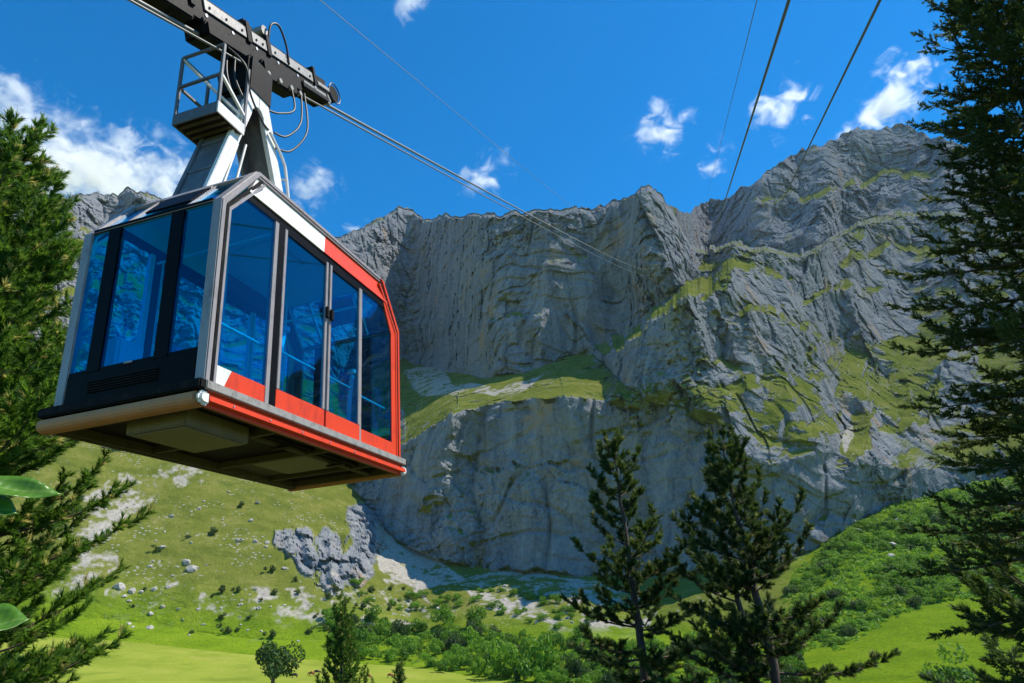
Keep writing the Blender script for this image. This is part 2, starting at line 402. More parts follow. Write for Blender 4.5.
    soft = ((5 + 7 * sst(BAND, 2.8, 3.2)) * fbm(P0 / 34 + 4, 4) + 1.1 * fbm(P0 / 7, 3)) * (1 - c) * np.where(BAND > 1, 1, .25)
    fade = sst(BAND, 0, .6)
    RR2 = RR - (rough + fine - strata + soft) * fade
    P = pos(RR2)
    N = normals(P)
    # ---- what grows or lies where
    nz = N[..., 2]
    # mean flatness over a small neighbourhood
    nzs = nz.copy()
    for ax in (0, 1):
        for _ in range(4):
            nzs = (np.roll(nzs, 1, ax) + 2 * nzs + np.roll(nzs, -1, ax)) / 4
    nA = fbm(P / 55 + 3, 4); nB = fbm(P / 13 + 9, 3); nC = fbm(P / 4 + 1, 2)
    far = sst(RR2, 900, 1300) * (PX > 655)
    grass = sst(nzs * .6 + nz * .4 + .10 * nA + .08 * nB - .10 * far - .05 * knob, .60, .74)
    grass *= 1 - sst(knob, .3, .6) * .9
    boost = ledge_boost * sst(PX, 655, 675)
    for poly, a in (([(540, 398), (575, 356), (606, 348), (622, 372), (630, 398)], .04), ([(596, 356), (640, 322), (690, 284), (735, 262), (738, 276), (695, 300), (645, 338), (606, 366)], .09), ([(610, 408), (620, 388), (720, 382), (740, 412), (690, 416)], .22), ([(690, 404), (730, 385), (770, 365), (800, 335), (855, 350), (842, 400), (832, 452), (760, 445), (735, 405)], .27),
                    ([(845, 345), (935, 332), (945, 420), (900, 430), (850, 440)], .24), ([(690, 262), (740, 240), (800, 256), (790, 268), (730, 262)], .16), ([(720, 290), (780, 300), (860, 345), (800, 345)], .16),
                    ([(800, 262), (832, 236), (870, 216), (945, 208), (945, 228), (880, 238), (830, 256)], .14), ([(30, 230), (150, 220), (180, 300), (40, 330)], .10), ([(400, 400), (440, 400), (470, 408), (430, 430), (405, 450)], .1)):
        boost = np.where(in_poly(wx, wy, poly), np.maximum(a, boost), boost)
    grass = np.maximum(grass, sst(nzs * .6 + nz * .4 + .22 * nA + .30 * nB + .12 * nC + boost, .62, .70) * (boost > 0))
    grass *= 1 - .85 * ((BAND > 4.9) & (BAND < 6.1)) * (nB < .0)
    grass *= 1 - .8 * (((BAND > 4.8) & (PX < 665)) | (BAND > 6.85)) * (nA < .15)
    gx, gy = wx, wy
    scree = np.zeros_like(grass)
    for poly, th in ((([(372, 524), (400, 540), (440, 560), (470, 582), (420, 590), (436, 604), (380, 570)]), .35),
                     (([(455, 580), (500, 572), (600, 582), (660, 600), (640, 640), (560, 634), (500, 612), (470, 600)]), .1),
                     (([(404, 372), (440, 366), (452, 384), (500, 386), (545, 372), (520, 392), (470, 396), (420, 396)]), .2),
                     (([(70, 505), (110, 476), (200, 458), (214, 478), (150, 500), (110, 530), (80, 560)]), -.02), (([(85, 535), (115, 525), (118, 565), (92, 585), (50, 600)]), .08),
                     (([(788, 520), (812, 498), (824, 500), (806, 524)]), .4), (([(838, 430), (850, 420), (856, 436), (846, 452)]), .3),
                     (([(230, 590), (330, 585), (330, 640), (200, 640)]), -.24), (([(330, 570), (420, 580), (440, 636), (330, 640)]), -.05), (([(100, 560), (230, 600), (230, 645), (110, 625)]), -.28)):
        m = in_poly(gx, gy, poly)
        scree = np.where(m, np.maximum(scree, sst(nA * .7 + nB * .9 + .5 * nC + th, -.05, .25)), scree)
    scree *= sst(nzs, .45, .62)
    lush = np.maximum(sst(BAND, 1.35, 1.0), 0)
    lush = np.maximum(lush, sst(PX, 760, 830) * sst(BAND, 2.1, 1.95))
    lush = np.maximum(lush, sst(PY, 600, 640) * sst(PX, 380, 440) * sst(BAND, 2.05, 1.9))
    scree *= 1 - .92 * sst(lush, .6, .95)
    scree *= sst(BAND, .6, 1.0)
    ny, nxx = PX.shape
    # ---- back side: falls away behind the skyline
    back = []
    for q in range(1, 7):
        rr = RR2[-1] + 60 * q; back.append(np.stack([rr * np.sin(AZ[-1]), rr * np.cos(AZ[-1]), P[-1][:, 2] - 34 * q], -1))
    foot = P[0].copy(); foot[:, 2] -= 6; foot[:, :2] *= .985
    V = np.concatenate([foot[None], P, np.array(back)], 0)
    nyy = V.shape[0]
    idx = np.arange(nyy * nxx).reshape(nyy, nxx)
    f = np.stack([idx[:-1, :-1], idx[:-1, 1:], idx[1:, 1:], idx[1:, :-1]], -1).reshape(-1, 4)
    def ext(a): return np.concatenate([a[:1], a, np.repeat(a[-1:], 6, 0)], 0)
    o = new_mesh_obj("mountain", V.reshape(-1, 3), f, mountain_material(), smooth=False)
    add_attr(o, "grass", ext(grass)); add_attr(o, "scree", ext(scree)); add_attr(o, "lush", ext(lush))
    tag(o, "grey limestone mountain wall with grassy ledges and scree at its foot", kind="structure")
    print("terrain", V.shape, "wall r", [float(np.interp(500, xs, Rk[k]).round()) for k in range(8)], [float(np.interp(800, xs, Rk[k]).round()) for k in range(8)], [float(np.interp(100, xs, Rk[k]).round()) for k in range(8)])
    return dict(xs=xs, PX=PX, PY=PY, P=P, N=N, scree=scree, grass=grass)

def mountain_material():
    m, nt, out = new_mat("limestone_and_grass")
    geo = nt.add('ShaderNodeNewGeometry'); pos = geo.outputs['Position']
    def attr(n):
        a = nt.add('ShaderNodeAttribute'); a.attribute_name = n; return a.outputs['Fac']
    g, s, lu = attr("grass"), attr("scree"), attr("lush")
    # rock
    streak = nt.noise(nt.mapping(pos, (.09, .09, .012)), 1.0, 7, .62, .6)
    blotch = nt.noise(pos, .018, 6, .6, .4)
    fine = nt.noise(pos, .35, 6, .68)
    rock = nt.ramp(streak, [(.30, (.070, .082, .115)), (.46, (.188, .202, .238)), (.62, (.280, .286, .308)), (.78, (.385, .38, .38))])
    rock = nt.mix(nt.sstep(fine, .35, .75), rock, nt.mix(.5, rock, (.40, .395, .385)))
    warm = nt.math('MULTIPLY', nt.sstep(blotch, .50, .66), nt.sstep(nt.noise(nt.mapping(pos, (.05, .05, .02)), 1.0, 4), .45, .65))
    rock = nt.mix(nt.math('MULTIPLY', warm, .8), rock, (.40, .285, .19))
    crack = nt.noise(nt.mapping(pos, (.12, .12, .07)), 1.0, 5, .6, 1.2, 'RIDGED_MULTIFRACTAL')
    rock = nt.mix(nt.math('MULTIPLY', nt.sstep(crack, .95, 1.5), .38), rock, (.10, .10, .105))
    # grass
    gn = nt.noise(pos, .06, 6, .62); gf = nt.noise(pos, .9, 5, .65)
    dry = nt.ramp(gn, [(.3, (.112, .140, .024)), (.5, (.172, .192, .036)), (.7, (.255, .240, .066))])
    dry = nt.mix(nt.sstep(gf, .38, .72), dry, nt.mix(.6, dry, (.075, .10, .016)))
    green = nt.ramp(gn, [(.3, (.115, .19, .010)), (.55, (.175, .26, .014)), (.75, (.225, .285, .024))])
    green = nt.mix(nt.sstep(gf, .42, .70), green, nt.mix(.6, green, (.05, .11, .010)))
    dash = nt.noise(nt.mapping(pos, (.12, .30, .3)), 1.0, 5, .65, .8); green = nt.mix(nt.math('MULTIPLY', nt.sstep(dash, .56, .70), .55), green, (.045, .095, .012))
    gcol = nt.mix(lu, dry, green)
    # stones showing through the turf
    st = nt.add('ShaderNodeTexVoronoi'); st.inputs['Scale'].default_value = .33; nt.put(st.inputs['Vector'], pos)
    stone = nt.math('MULTIPLY', nt.sstep(st.outputs['Distance'], .34, .22), nt.sstep(nt.noise(pos, .045, 4), .50, .62))
    stone = nt.math('MULTIPLY', stone, nt.math('SUBTRACT', 1.0, lu))
    gcol = nt.mix(nt.math('MULTIPLY', stone, .8), gcol, (.37, .355, .33))
    # scree
    sn = nt.noise(pos, .5, 6, .7)
    scol = nt.ramp(sn, [(.3, (.24, .215, .18)), (.5, (.40, .365, .315)), (.7, (.52, .485, .43))])
    base = nt.mix(g, rock, gcol); base = nt.mix(s, base, scol)
    h = nt.math('ADD', nt.math('MULTIPLY', nt.noise(nt.mapping(pos, (1, 1, .6)), .16, 8, .66, .3), 3.2), nt.math('MULTIPLY', crack, -.35))
    soft = nt.math('MULTIPLY', nt.noise(pos, .8, 6, .7), .55)
    hm = nt.add('ShaderNodeMix', data_type='FLOAT'); nt.put(hm.inputs[0], g); nt.put(hm.inputs[2], h); nt.put(hm.inputs[3], soft)
    bmp = nt.bump(hm.outputs[0], .9, 1.0)
    b = nt.add('ShaderNodeBsdfDiffuse'); nt.put(b.inputs['Color'], base); nt.put(b.inputs['Normal'], bmp)
    b.inputs['Roughness'].default_value = .6
    nt.put(out.inputs['Surface'], b.outputs[0])
    return m

def meadow_material():
    m, nt, out = new_mat("meadow_grass")
    geo = nt.add('ShaderNodeNewGeometry'); pos = geo.outputs['Position']
    gn = nt.noise(pos, .035, 5, .6); gf = nt.noise(pos, .8, 5, .65)
    green = nt.ramp(gn, [(.3, (.15, .20, .025)), (.55, (.20, .245, .036)), (.75, (.26, .27, .06))])
    green = nt.mix(nt.sstep(gf, .5, .78), green, nt.mix(.4, green, (.08, .12, .015)))
    pat = nt.noise(nt.mapping(pos, (.010, .030, 1)), 1.0, 5, .62, .6)
    green = nt.mix(nt.math('MULTIPLY', nt.sstep(pat, .50, .68), .55), green, (.10, .155, .02)); green = nt.mix(nt.math('MULTIPLY', nt.sstep(pat, .44, .30), .5), green, (.30, .27, .08))
    # unseen knoll's woodland floor, darkened to cut green bounce, mown meadow beyond it
    rad = nt.vmath('LENGTH', nt.mapping(pos, (1, 1, 0))).outputs['Value']
    green = nt.mix(nt.sstep(nt.math('ADD', rad, nt.math('MULTIPLY', gn, 40.0)), 100, 135), nt.mix(gf, (.035, .045, .014), (.085, .075, .045)), green)
    b = nt.add('ShaderNodeBsdfDiffuse'); nt.put(b.inputs['Color'], green)
    nt.put(b.inputs['Normal'], nt.bump(nt.noise(pos, 1.2, 4, .6), .5, .5))
    nt.put(out.inputs['Surface'], b.outputs[0])
    return m

def build_meadow():
    rs = np.concatenate([[0.01], np.arange(2, 30, 2.), np.arange(30, 120, 5.), np.arange(120, 620, 14.), np.geomspace(640, 9000, 16)])
    th = np.linspace(0, 2 * np.pi, 181)[:-1]
    X = rs[:, None] * np.sin(th)[None]; Y = rs[:, None] * np.cos(th)[None]
    Z = ground_z(X, Y)
    n, k = X.shape
    idx = np.arange(n * k).reshape(n, k); nxt = np.roll(idx, -1, 1)
    f = np.stack([idx[:-1], idx[1:], nxt[1:], nxt[:-1]], -1).reshape(-1, 4)
    o = new_mesh_obj("meadow", np.stack([X, Y, Z], -1).reshape(-1, 3), f, meadow_material(), smooth=True)
    tag(o, "flat bright green valley meadow below the slopes", kind="structure")
    return o

build_meadow()
TER = build_mountain()
def terrain_at(px, py):
    """surface point of the mountain seen at a pixel, or None"""
    j = int(np.argmin(np.abs(TER['xs'] - px)))
    colp = TER['PY'][:, j]
    if py > colp[0] or py < colp[-1]: return None
    i = int(np.argmin(np.abs(colp - py)))
    return TER['P'][i, j], TER['N'][i, j], i, j
def meadow_at(px, py):
    d = ray_dirs(px, py); t = MEADOW_Z / d[2]
    for _ in range(4):
        p = d * t; t *= float(ground_z(p[0], p[1])) / p[2]
    return d * t
# ---------------------------------------------------------------- clouds: small fair-weather clouds far behind the ridge
def cloud_material(seed, dens):
    m, nt, out = new_mat("cloud_vapour")
    tc = nt.add('ShaderNodeTexCoord'); ob = tc.outputs['Object']
    ln = nt.vmath('LENGTH', ob).outputs['Value']
    oi = nt.add('ShaderNodeNewGeometry')
    mp = nt.mapping(oi.outputs['Position'], (.0062, .0062, .0082), (0, 0, .3), (seed * 3.1, seed * 1.7, 0))
    n = nt.noise(mp, 1.0, 5, .6, .5)
    body = nt.math('SUBTRACT', nt.math('MULTIPLY', nt.math('SUBTRACT', 1.0, ln), 1.0), nt.math('MULTIPLY', nt.math('SUBTRACT', .66, n), 3.6))
    d = nt.math('MULTIPLY', nt.sstep(body, 0.0, .8), dens)
    v = nt.add('ShaderNodeVolumePrincipled')
    v.inputs['Color'].default_value = (.98, .98, .98, 1)
    v.inputs['Anisotropy'].default_value = .35
    nt.put(v.inputs['Density'], d)
    nt.put(out.inputs['Volume'], v.outputs[0])
    m.cycles.volume_step_rate = 1.0 if hasattr(m, "cycles") else 1
    return m
def build_clouds():
    bm = bmesh.new(); bmesh.ops.create_icosphere(bm, subdivisions=3, radius=1.0)
    me0 = bpy.data.meshes.new("cloud"); bm.to_mesh(me0); bm.free()
    spec = [((84, 170), 160, 56, 9, .02, "long bright white cloud bank above the left-hand ridge"),
            ((5, 104), 50, 44, 15, .013, "wispy white cloud over the tip of the left conifer"),
            ((312, 190), 46, 34, 30, .008, "thin ragged cloud just right of the cable car hanger"),
            ((357, 230), 22, 12, 25, .008, "tiny cloud wisp low above the ridge beside the cabin roof"),
            ((486, 174), 40, 28, 25, .009, "small thin cloud behind the haul rope"),
            ((660, 130), 40, 33, 12, .014, "round white cloud left of the thick ropes"),
            ((784, 108), 46, 30, 45, .016, "bright tall cloud between the two thick ropes"),
            ((716, 157), 34, 18, 48, .010, "small slanting cloud beside the thin rope"),
            ((893, 96), 66, 32, 33, .014, "slanting white cloud above the highest summit"),
            ((845, 136), 26, 12, 10, .006, "faint cloud wisp touching the shoulder of the highest summit"),
            ((408, 4), 28, 24, 20, .010, "faint cloud at the top edge right of the carriage")]
    for k, (p, wx, wy, tilt, dens, lab) in enumerate(spec):
        dist = 5200.0
        d = ray_dirs(p[0], p[1]); u = d / np.linalg.norm(d)
        loc = Vector(u) * dist
        k_px = dist / float(np.linalg.norm(d)) / F_PX * float(np.linalg.norm(d))
        o = bpy.data.objects.new("cloud", me0 if k == 0 else me0.copy()); col.objects.link(o)
        fw = Vector(u); right = fw.cross(Vector((0, 0, 1))).normalized(); up = right.cross(fw)
        t = math.radians(tilt); r2 = right * math.cos(t) + up * math.sin(t); u2 = up * math.cos(t) - right * math.sin(t)
        M = Matrix((r2, fw, u2)).transposed().to_4x4()
        sc_ = dist / F_PX
        o.matrix_world = Matrix.Translation(loc) @ M @ Matrix.Diagonal((wx * sc_, max(wx, wy) * sc_ * .8, wy * sc_, 1))
        o.data.materials.clear(); o.data.materials.append(cloud_material(k + 1, dens))
        tag(o, lab, "cloud", "fair-weather clouds above the ridge")
build_clouds()
scene.cycles.volume_bounces = 3
scene.cycles.volume_max_steps = 64
# ---------------------------------------------------------------- materials for made things
def paint(name, c, rough=.45, metal=0.0, dirt=.25, scale=6.0, spec=.5, bump=.0, dirtcol=None):
    m, nt, out = new_mat(name)
    tc = nt.add('ShaderNodeTexCoord'); ob = tc.outputs['Object']
    n = nt.noise(ob, scale, 6, .65, .3); n2 = nt.noise(nt.mapping(ob, (3, 3, .5)), scale * 2, 4, .6)
    dc = dirtcol or tuple(.45 * v for v in c)
    basec = nt.mix(nt.math('MULTIPLY', nt.sstep(nt.math('ADD', nt.math('MULTIPLY', n, .6), nt.math('MULTIPLY', n2, .4)), .45, .66), dirt), c, dc)
    p = nt.add('ShaderNodeBsdfPrincipled'); nt.put(p.inputs['Base Color'], basec)
    nt.put(p.inputs['Roughness'], nt.math('ADD', nt.math('MULTIPLY', n, .25), rough - .12))
    p.inputs['Metallic'].default_value = metal
    p.inputs['Specular IOR Level'].default_value = spec
    if bump: nt.put(p.inputs['Normal'], nt.bump(n2, bump, .01))
    nt.put(out.inputs['Surface'], p.outputs[0])
    return m
def glass_mat():
    m, nt, out = new_mat("blue_tinted_glass")
    tr = nt.add('ShaderNodeBsdfTransparent'); tr.inputs['Color'].default_value = (.14, .80, 1.0, 1)
    gl = nt.add('ShaderNodeBsdfGlossy'); gl.inputs['Roughness'].default_value = .015; gl.inputs['Color'].default_value = (.55, .75, 1, 1)
    bf = nt.add('ShaderNodeNewGeometry').outputs['Backfacing']
    fr = nt.add('ShaderNodeFresnel'); nt.put(fr.inputs['IOR'], nt.math('ADD', 1.5, nt.math('MULTIPLY', bf, 1 / 1.5 - 1.5)))
    mx = nt.add('ShaderNodeMixShader'); nt.put(mx.inputs[0], nt.math('MULTIPLY', fr.outputs[0], 1.0, clamp=True))
    nt.put(mx.inputs[1], tr.outputs[0]); nt.put(mx.inputs[2], gl.outputs[0])
    nt.put(out.inputs['Surface'], mx.outputs[0])
    return m
M = dict(
    red=paint("red_enamel", (.72, .055, .012), .42, 0, .55, 3.0, spec=.3, dirtcol=(.34, .03, .018)),
    white=paint("white_enamel", (.78, .77, .74), .4, 0, .6, 3.0, dirtcol=(.55, .53, .48)),
    silver=paint("brushed_aluminium", (.34, .30, .29), .42, .15, .6, 4.0),
    weathered=paint("weathered_aluminium", (.34, .32, .30), .6, .2, .8, 9.0, dirtcol=(.12, .11, .10), bump=.3),
    black=paint("black_panel", (.003, .003, .004), .5, 0, .5, 5.0, spec=.08, dirtcol=(.006, .006, .006)),
    rubber=paint("black_rubber", (.006, .006, .007), .7, 0, .4, 8.0, spec=.1, dirtcol=(.04, .038, .034)),
    cream=paint("cream_bumper", (.50, .245, .115), .6, 0, .45, 4.0, spec=.3, dirtcol=(.34, .18, .09)),
    under=paint("olive_grey_underframe", (.085, .072, .040), .65, 0, .6, 5.0, spec=.2, dirtcol=(.035, .03, .02)),
    underdark=paint("dark_underfloor", (.020, .017, .012), .7, 0, .6, 4.0, spec=.15, dirtcol=(.010, .009, .007)),
    galv=paint("galvanised_plate", (.15, .13, .07), .55, 0, .5, 4.0, dirtcol=(.22, .20, .14)),
    hshade=paint("shade_grey_steel", (.115, .118, .13), .5, .1, .4, 2.5, dirtcol=(.34, .34, .36)),  # hanger's faces away from the sun: shade put into the base colour
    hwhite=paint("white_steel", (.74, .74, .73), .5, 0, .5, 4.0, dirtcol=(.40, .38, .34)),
    grease=paint("greasy_black_steel", (.008, .008, .009), .6, 0, .6, 9.0, .12, .3, (.013, .012, .011)),
    plate=paint("greased_grey_plate", (.30, .29, .28), .5, .3, .7, 7.0, dirtcol=(.12, .11, .10), bump=.2),
    bolt=paint("steel_bolt", (.55, .55, .54), .4, .8, .3, 20.0),
    rope=paint("steel_rope", (.20, .198, .195), .45, .3, .3, 30.0),
    hose=paint("black_hose", (.018, .018, .02), .5, 0, .2, 20.0),
    interior=paint("pale_interior_lining", (.80, .80, .80), .6, 0, .2, 3.0),
    ifloor=paint("cabin_floor_rubber", (.10, .10, .105), .8, 0, .4, 6.0),
    cushion=paint("grey_seat_cover", (.26, .25, .26), .8, 0, .3, 8.0),
    glass=glass_mat())

# ---------------------------------------------------------------- small mesh builder
class MB:
    def __init__(self): self.v = []; self.f = []
    def _add(self, vs, fs):
        b = len(self.v); self.v += [tuple(map(float, p)) for p in vs]; self.f += [tuple(b + i for i in f) for f in fs]
    def box(self, x0, x1, y0, y1, z0, z1):
        vs = [(x, y, z) for z in (z0, z1) for y in (y0, y1) for x in (x0, x1)]
        self._add(vs, [(0, 2, 3, 1), (4, 5, 7, 6), (0, 1, 5, 4), (2, 6, 7, 3), (0, 4, 6, 2), (1, 3, 7, 5)]); return self
    def prism(self, poly, x0, x1, plane='yz'):
        """polygon in (y,z) pushed from x0 to x1 (or (x,z) along y, or (x,y) along z)"""
        n = len(poly)
        def P(a, b, t): return {'yz': (t, a, b), 'xz': (a, t, b), 'xy': (a, b, t)}[plane]
        vs = [P(a, b, x0) for a, b in poly] + [P(a, b, x1) for a, b in poly]
        self._add(vs, [tuple(range(n))[::-1], tuple(range(n, 2 * n))] + [(i, (i + 1) % n, n + (i + 1) % n, n + i) for i in range(n)]); return self
    def bar(self, p, q, w, h, up=(0, 0, 1)):
        p, q = Vector(p), Vector(q); d = (q - p).normalized(); u = Vector(up)
        s = d.cross(u); s = s.normalized() if s.length > 1e-6 else Vector((1, 0, 0)); u = s.cross(d)
        vs = [e + s * (a * w / 2) + u * (b * h / 2) for e in (p, q) for a, b in ((-1, -1), (1, -1), (1, 1), (-1, 1))]
        self._add(vs, [(0, 1, 2, 3)[::-1], (4, 5, 6, 7), (0, 1, 5, 4), (1, 2, 6, 5), (2, 3, 7, 6), (3, 0, 4, 7)]); return self
    def tube(self, pts, r, n=8, cap=True):
        pts = [Vector(p) for p in pts]; rs = r if isinstance(r, (list, tuple)) else [r] * len(pts)
        rings = []; ref = None
        for i, p in enumerate(pts):
            d = (pts[min(i + 1, len(pts) - 1)] - pts[max(i - 1, 0)]).normalized()
            if ref is None: ref = Vector((0, 0, 1)) if abs(d.z) < .9 else Vector((1, 0, 0))
            s = d.cross(ref).normalized(); u = s.cross(d).normalized(); ref = u
            rings.append([p + (s * math.cos(2 * math.pi * k / n) + u * math.sin(2 * math.pi * k / n)) * rs[i] for k in range(n)])
        vs = [v for rg in rings for v in rg]; fs = []
        for i in range(len(rings) - 1):
            for k in range(n): fs.append((i * n + k, i * n + (k + 1) % n, (i + 1) * n + (k + 1) % n, (i + 1) * n + k))
        if cap: fs += [tuple(range(n))[::-1], tuple(range((len(rings) - 1) * n, len(rings) * n))]
        self._add(vs, fs); return self
    def disc(self, c, axis, r, t, n=20):
        a = Vector(axis).normalized(); c = Vector(c); return self.tube([c - a * t / 2, c + a * t / 2], r, n)
    def build(self, name, mat, parent=None, smooth=False, bevel=0.0):
        me = bpy.data.meshes.new(name); me.from_pydata(self.v, [], self.f)
        if bevel or True:
            bm = bmesh.new(); bm.from_mesh(me)
            bmesh.ops.recalc_face_normals(bm, faces=bm.faces)
            if bevel:
                bmesh.ops.bevel(bm, geom=[e for e in bm.edges if len(e.link_faces) == 2 and e.calc_face_angle(0) > .5], offset=bevel, segments=2, affect='EDGES', clamp_overlap=True)
            bm.to_mesh(me); bm.free()
        me.materials.append(mat)
        if smooth: me.polygons.foreach_set("use_smooth", [True] * len(me.polygons))
        o = bpy.data.objects.new(name, me); col.objects.link(o)
        if parent: o.parent = parent
        return o
def spline(pts, n=10):
    pts = [Vector(p) for p in pts]; out = []
    P = [pts[0]] + pts + [pts[-1]]
    for i in range(1, len(P) - 2):
        for k in range(n):
            t = k / n; a, b, c_, d = P[i - 1], P[i], P[i + 1], P[i + 2]
            out.append(.5 * ((2 * b) + (c_ - a) * t + (2 * a - 5 * b + 4 * c_ - d) * t * t + (3 * b - a - 3 * c_ + d) * t ** 3))
    out.append(pts[-1]); return out
def empty(name, loc=(0, 0, 0)):
    o = bpy.data.objects.new(name, None); o.location = loc; o.empty_display_size = .3; col.objects.link(o); return o

# ---------------------------------------------------------------- the cable car
CYAW, CROLL = .311, -.077
ld = Vector((math.sin(CYAW), math.cos(CYAW), 0)); ad = Vector((-math.cos(CYAW), math.sin(CYAW), 0)); ud = Vector((0, 0, 1))
ad2 = ad * math.cos(CROLL) + ud * math.sin(CROLL); ud2 = ud * math.cos(CROLL) - ad * math.sin(CROLL)
CW, CL = 1.95, 4.217
CC = Vector((-2.885, 6.139, 1.87)) + ad2 * (CW / 2) + ld * (CL / 2)
CMAT = Matrix.Translation(CC) @ Matrix((-ad2, ld, ud2)).transposed().to_4x4()
def car_to_world(p): return CMAT @ Vector(p)
HB, YF = .929, 2.06          # half width of the body, half length
H1, H2, YC = 2.10, 2.767, 1.54

def build_cable_car():
    car = empty("cable_car"); car.matrix_world = CMAT
    tag(car, "red and white cable car cabin with blue glass hanging from its carriage on the ropes", "cable car")
    # underfloor
    fl = MB().box(-.90, .90, -2.04, 2.04, -.075, -.035).build("floor_pan", M['underdark'], car)
    for x in (-.88, .84): MB().box(x, x + .05, -2.02, 2.02, -.175, -.078).build("underframe_beam", M['under'], fl)
    for y in (-1.98, -.80, .28, 1.36, 1.94): MB().box(-.828, .838, y, y + .05, -.160, -.078).build("cross_beam", M['under'], fl)
    MB().tube([(.47, -1.9, -.13), (.47, 1.93, -.13)], .035, 10).build("brake_pipe", M['under'], fl, True)
    MB().tube([(.60, -.7, -.12), (.60, 1.5, -.12)], .022, 8).build("brake_pipe", M['underdark'], fl, True)
    for y in (-.30, .9): MB().box(.40, .66, y, y + .07, -.19, -.165).build("pipe_bracket", M['underdark'], fl)
    eb = MB().box(-.16, .56, -1.86, -.90, -.27, -.08).build("equipment_box", M['galv'], car, bevel=.012)
    MB().box(-.12, .52, -1.82, -.94, -.282, -.272).build("lid", M['galv'], eb)
    MB().box(-.42, .40, .42, 1.22, -.135, -.10).build("inspection_hatch", M['galv'], car, bevel=.006)
    MB().box(-.80, -.48, .40, 1.25, -.11, -.09).build("inspection_hatch", M['under'], car)
    # ledges round the base
    MB().box(-.99, .985, -2.175, -2.02, -.048, .052).build("bumper_rail", M['rubber'], car, bevel=.015)
    MB().box(-.99, .985, 2.02, 2.175, -.048, .052).build("bumper_rail", M['rubber'], car, bevel=.015)
    for s in (1, -1):
        x0, x1 = (.915, 1.0) if s > 0 else (-1.0, -.915)
        MB().box(x0, x1, -2.10, 2.10, -.042, .046).build("step_rail", M['weathered'], car, bevel=.008)
        sk = MB().box(*sorted((s * .895, s * .93)), -2.03, 2.10, -.185, -.045).build("side_skirt", M['red'] if s > 0 else M['under'], car)
        MB().prism([(.93, -.075), (.985, -.095), (.990, -.145), (.93, -.16)] if s > 0 else [(-.93, -.075), (-.985, -.095), (-.990, -.145), (-.93, -.16)], -2.03, 2.10, 'xz').build("rubbing_strip", M['red'] if s > 0 else M['under'], sk)
        for q in range(7): MB().disc((s * .99, -1.7 + q * .58, -.118), (1, 0, 0), .011, .012, 8).build("rivet", M['bolt'], sk)
    for s in (-1, 1):
        dp = [(s * a, z) for a, z in ((2.03, -.056), (2.125, -.056), (2.162, -.075), (2.172, -.12), (2.162, -.165), (2.12, -.192), (2.03, -.196))]
        b = MB().prism(dp, -.985, .915).build("bumper_sill", M['cream'], car, bevel=.01)
        MB().prism([(s * (abs(a) * .995), z * .98 - .002) for a, z in dp], .917, .985).build("end_cap", M['white'], b, bevel=.025)
    # corner posts with bent tops
    for sx in (1, -1):
        for sy in (-1, 1):
            xo, xi = sx * (HB + .006), sx * (HB - .125)
            po = [(YF + .004, .05), (YF + .004, H1 + .01), (YC + .01, H2 + .02), (YC - .08, H2 + .02), (YF - .07, H1 - .03), (YF - .07, .05)]
            po = [(sy * a, b) for a, b in po]
            p = MB().prism(po, xi, xo).build("corner_post", M['silver'] if sy < 0 else M['red'], car, bevel=.012)
            g = [(sy * a, b) for a, b in [(YF - .072, .06), (YF - .072, H1 - .035), (YC - .085, H2 - .05), (YC - .115, H2 - .07), (YF - .105, H1 - .05), (YF - .105, .06)]]
            MB().prism(g, sx * (HB - .03), sx * (HB + .004)).build("gasket", M['rubber'], p)
            g2 = [(sy * a, b) for a, b in [(YF - .107, .06), (YF - .107, H1 - .052), (YC - .118, H2 - .09), (YC - .15, H2 - .10), (YF - .14, H1 - .07), (YF - .14, .06)]]
            MB().prism(g2, sx * (HB - .03), sx * (HB + .010)).build("trim", M['silver'] if sy < 0 else M['red'], p)
    # the two ends
    for sy in (-1, 1):
        ya, yb = sorted((sy * YF, sy * (YF - .05)))
        fr = MB().box(-.80, .80, ya, yb, .055, .385).build("end_panel", M['black'], car)
        for q in range(5):
            z = .165 + .028 * q
            MB().box(-.51, .36, *sorted((sy * (YF + .002), sy * (YF + .016))), z, z + .014).build("vent_slat", M['rubber'], fr)
        MB().box(-.08, .02, *sorted((sy * (YF + .002), sy * (YF + .012))), .405, .428).build("latch_plate", M['plate'], fr)
        for (a, b) in ((-.575, -.40), (.275, .45)):
            MB().box(a, b, *sorted((sy * (YF + .004), sy * (YF - .055))), .387, H1 - .012).build("mullion", M['black'], car, bevel=.006)
        MB().box(-.80, .80, *sorted((sy * (YF - .002), sy * (YF - .05))), H1 - .010, H1 + .045).build("header_rail", M['black'], car)
        for (a, b) in ((-.80, -.578), (-.397, .272), (.453, .80)):
            MB().box(a, b, *sorted((sy * (YF - .012), sy * (YF - .026))), .388, H1 - .013).build("end_window", M['glass'], car)
            MB().box(a, b, *sorted((sy * (YF - .004), sy * (YF - .04))), .388, .43).build("window_seal", M['black'], car)
        # sloping glass above, between the bent posts
        dy, dz = YC - YF, H2 - H1; L = math.hypot(dy, dz)
        ny, nz = dz / L, -dy / L
        def sl(t, off): return (sy * (YF + dy * t + ny * off), H1 + dz * t + nz * off)
        def slab(t0, t1, o0, o1): return [sl(t0, o0), sl(t1, o0), sl(t1, o1), sl(t0, o1)]
        for (a, b) in ((-.80, -.44), (-.41, .38), (.41, .80)):
            MB().prism(slab(.08, .92, -.03, -.018), a, b).build("roof_light", M['glass'], car)
        for x in (-.44, .38): MB().prism(slab(.07, .94, -.04, .004), x, x + .03).build("glazing_bar", M['silver'], car)
        v = MB().prism(slab(.36, .84, -.012, .012), -.30, .33).build("vent_flap", M['black'], car, bevel=.004)
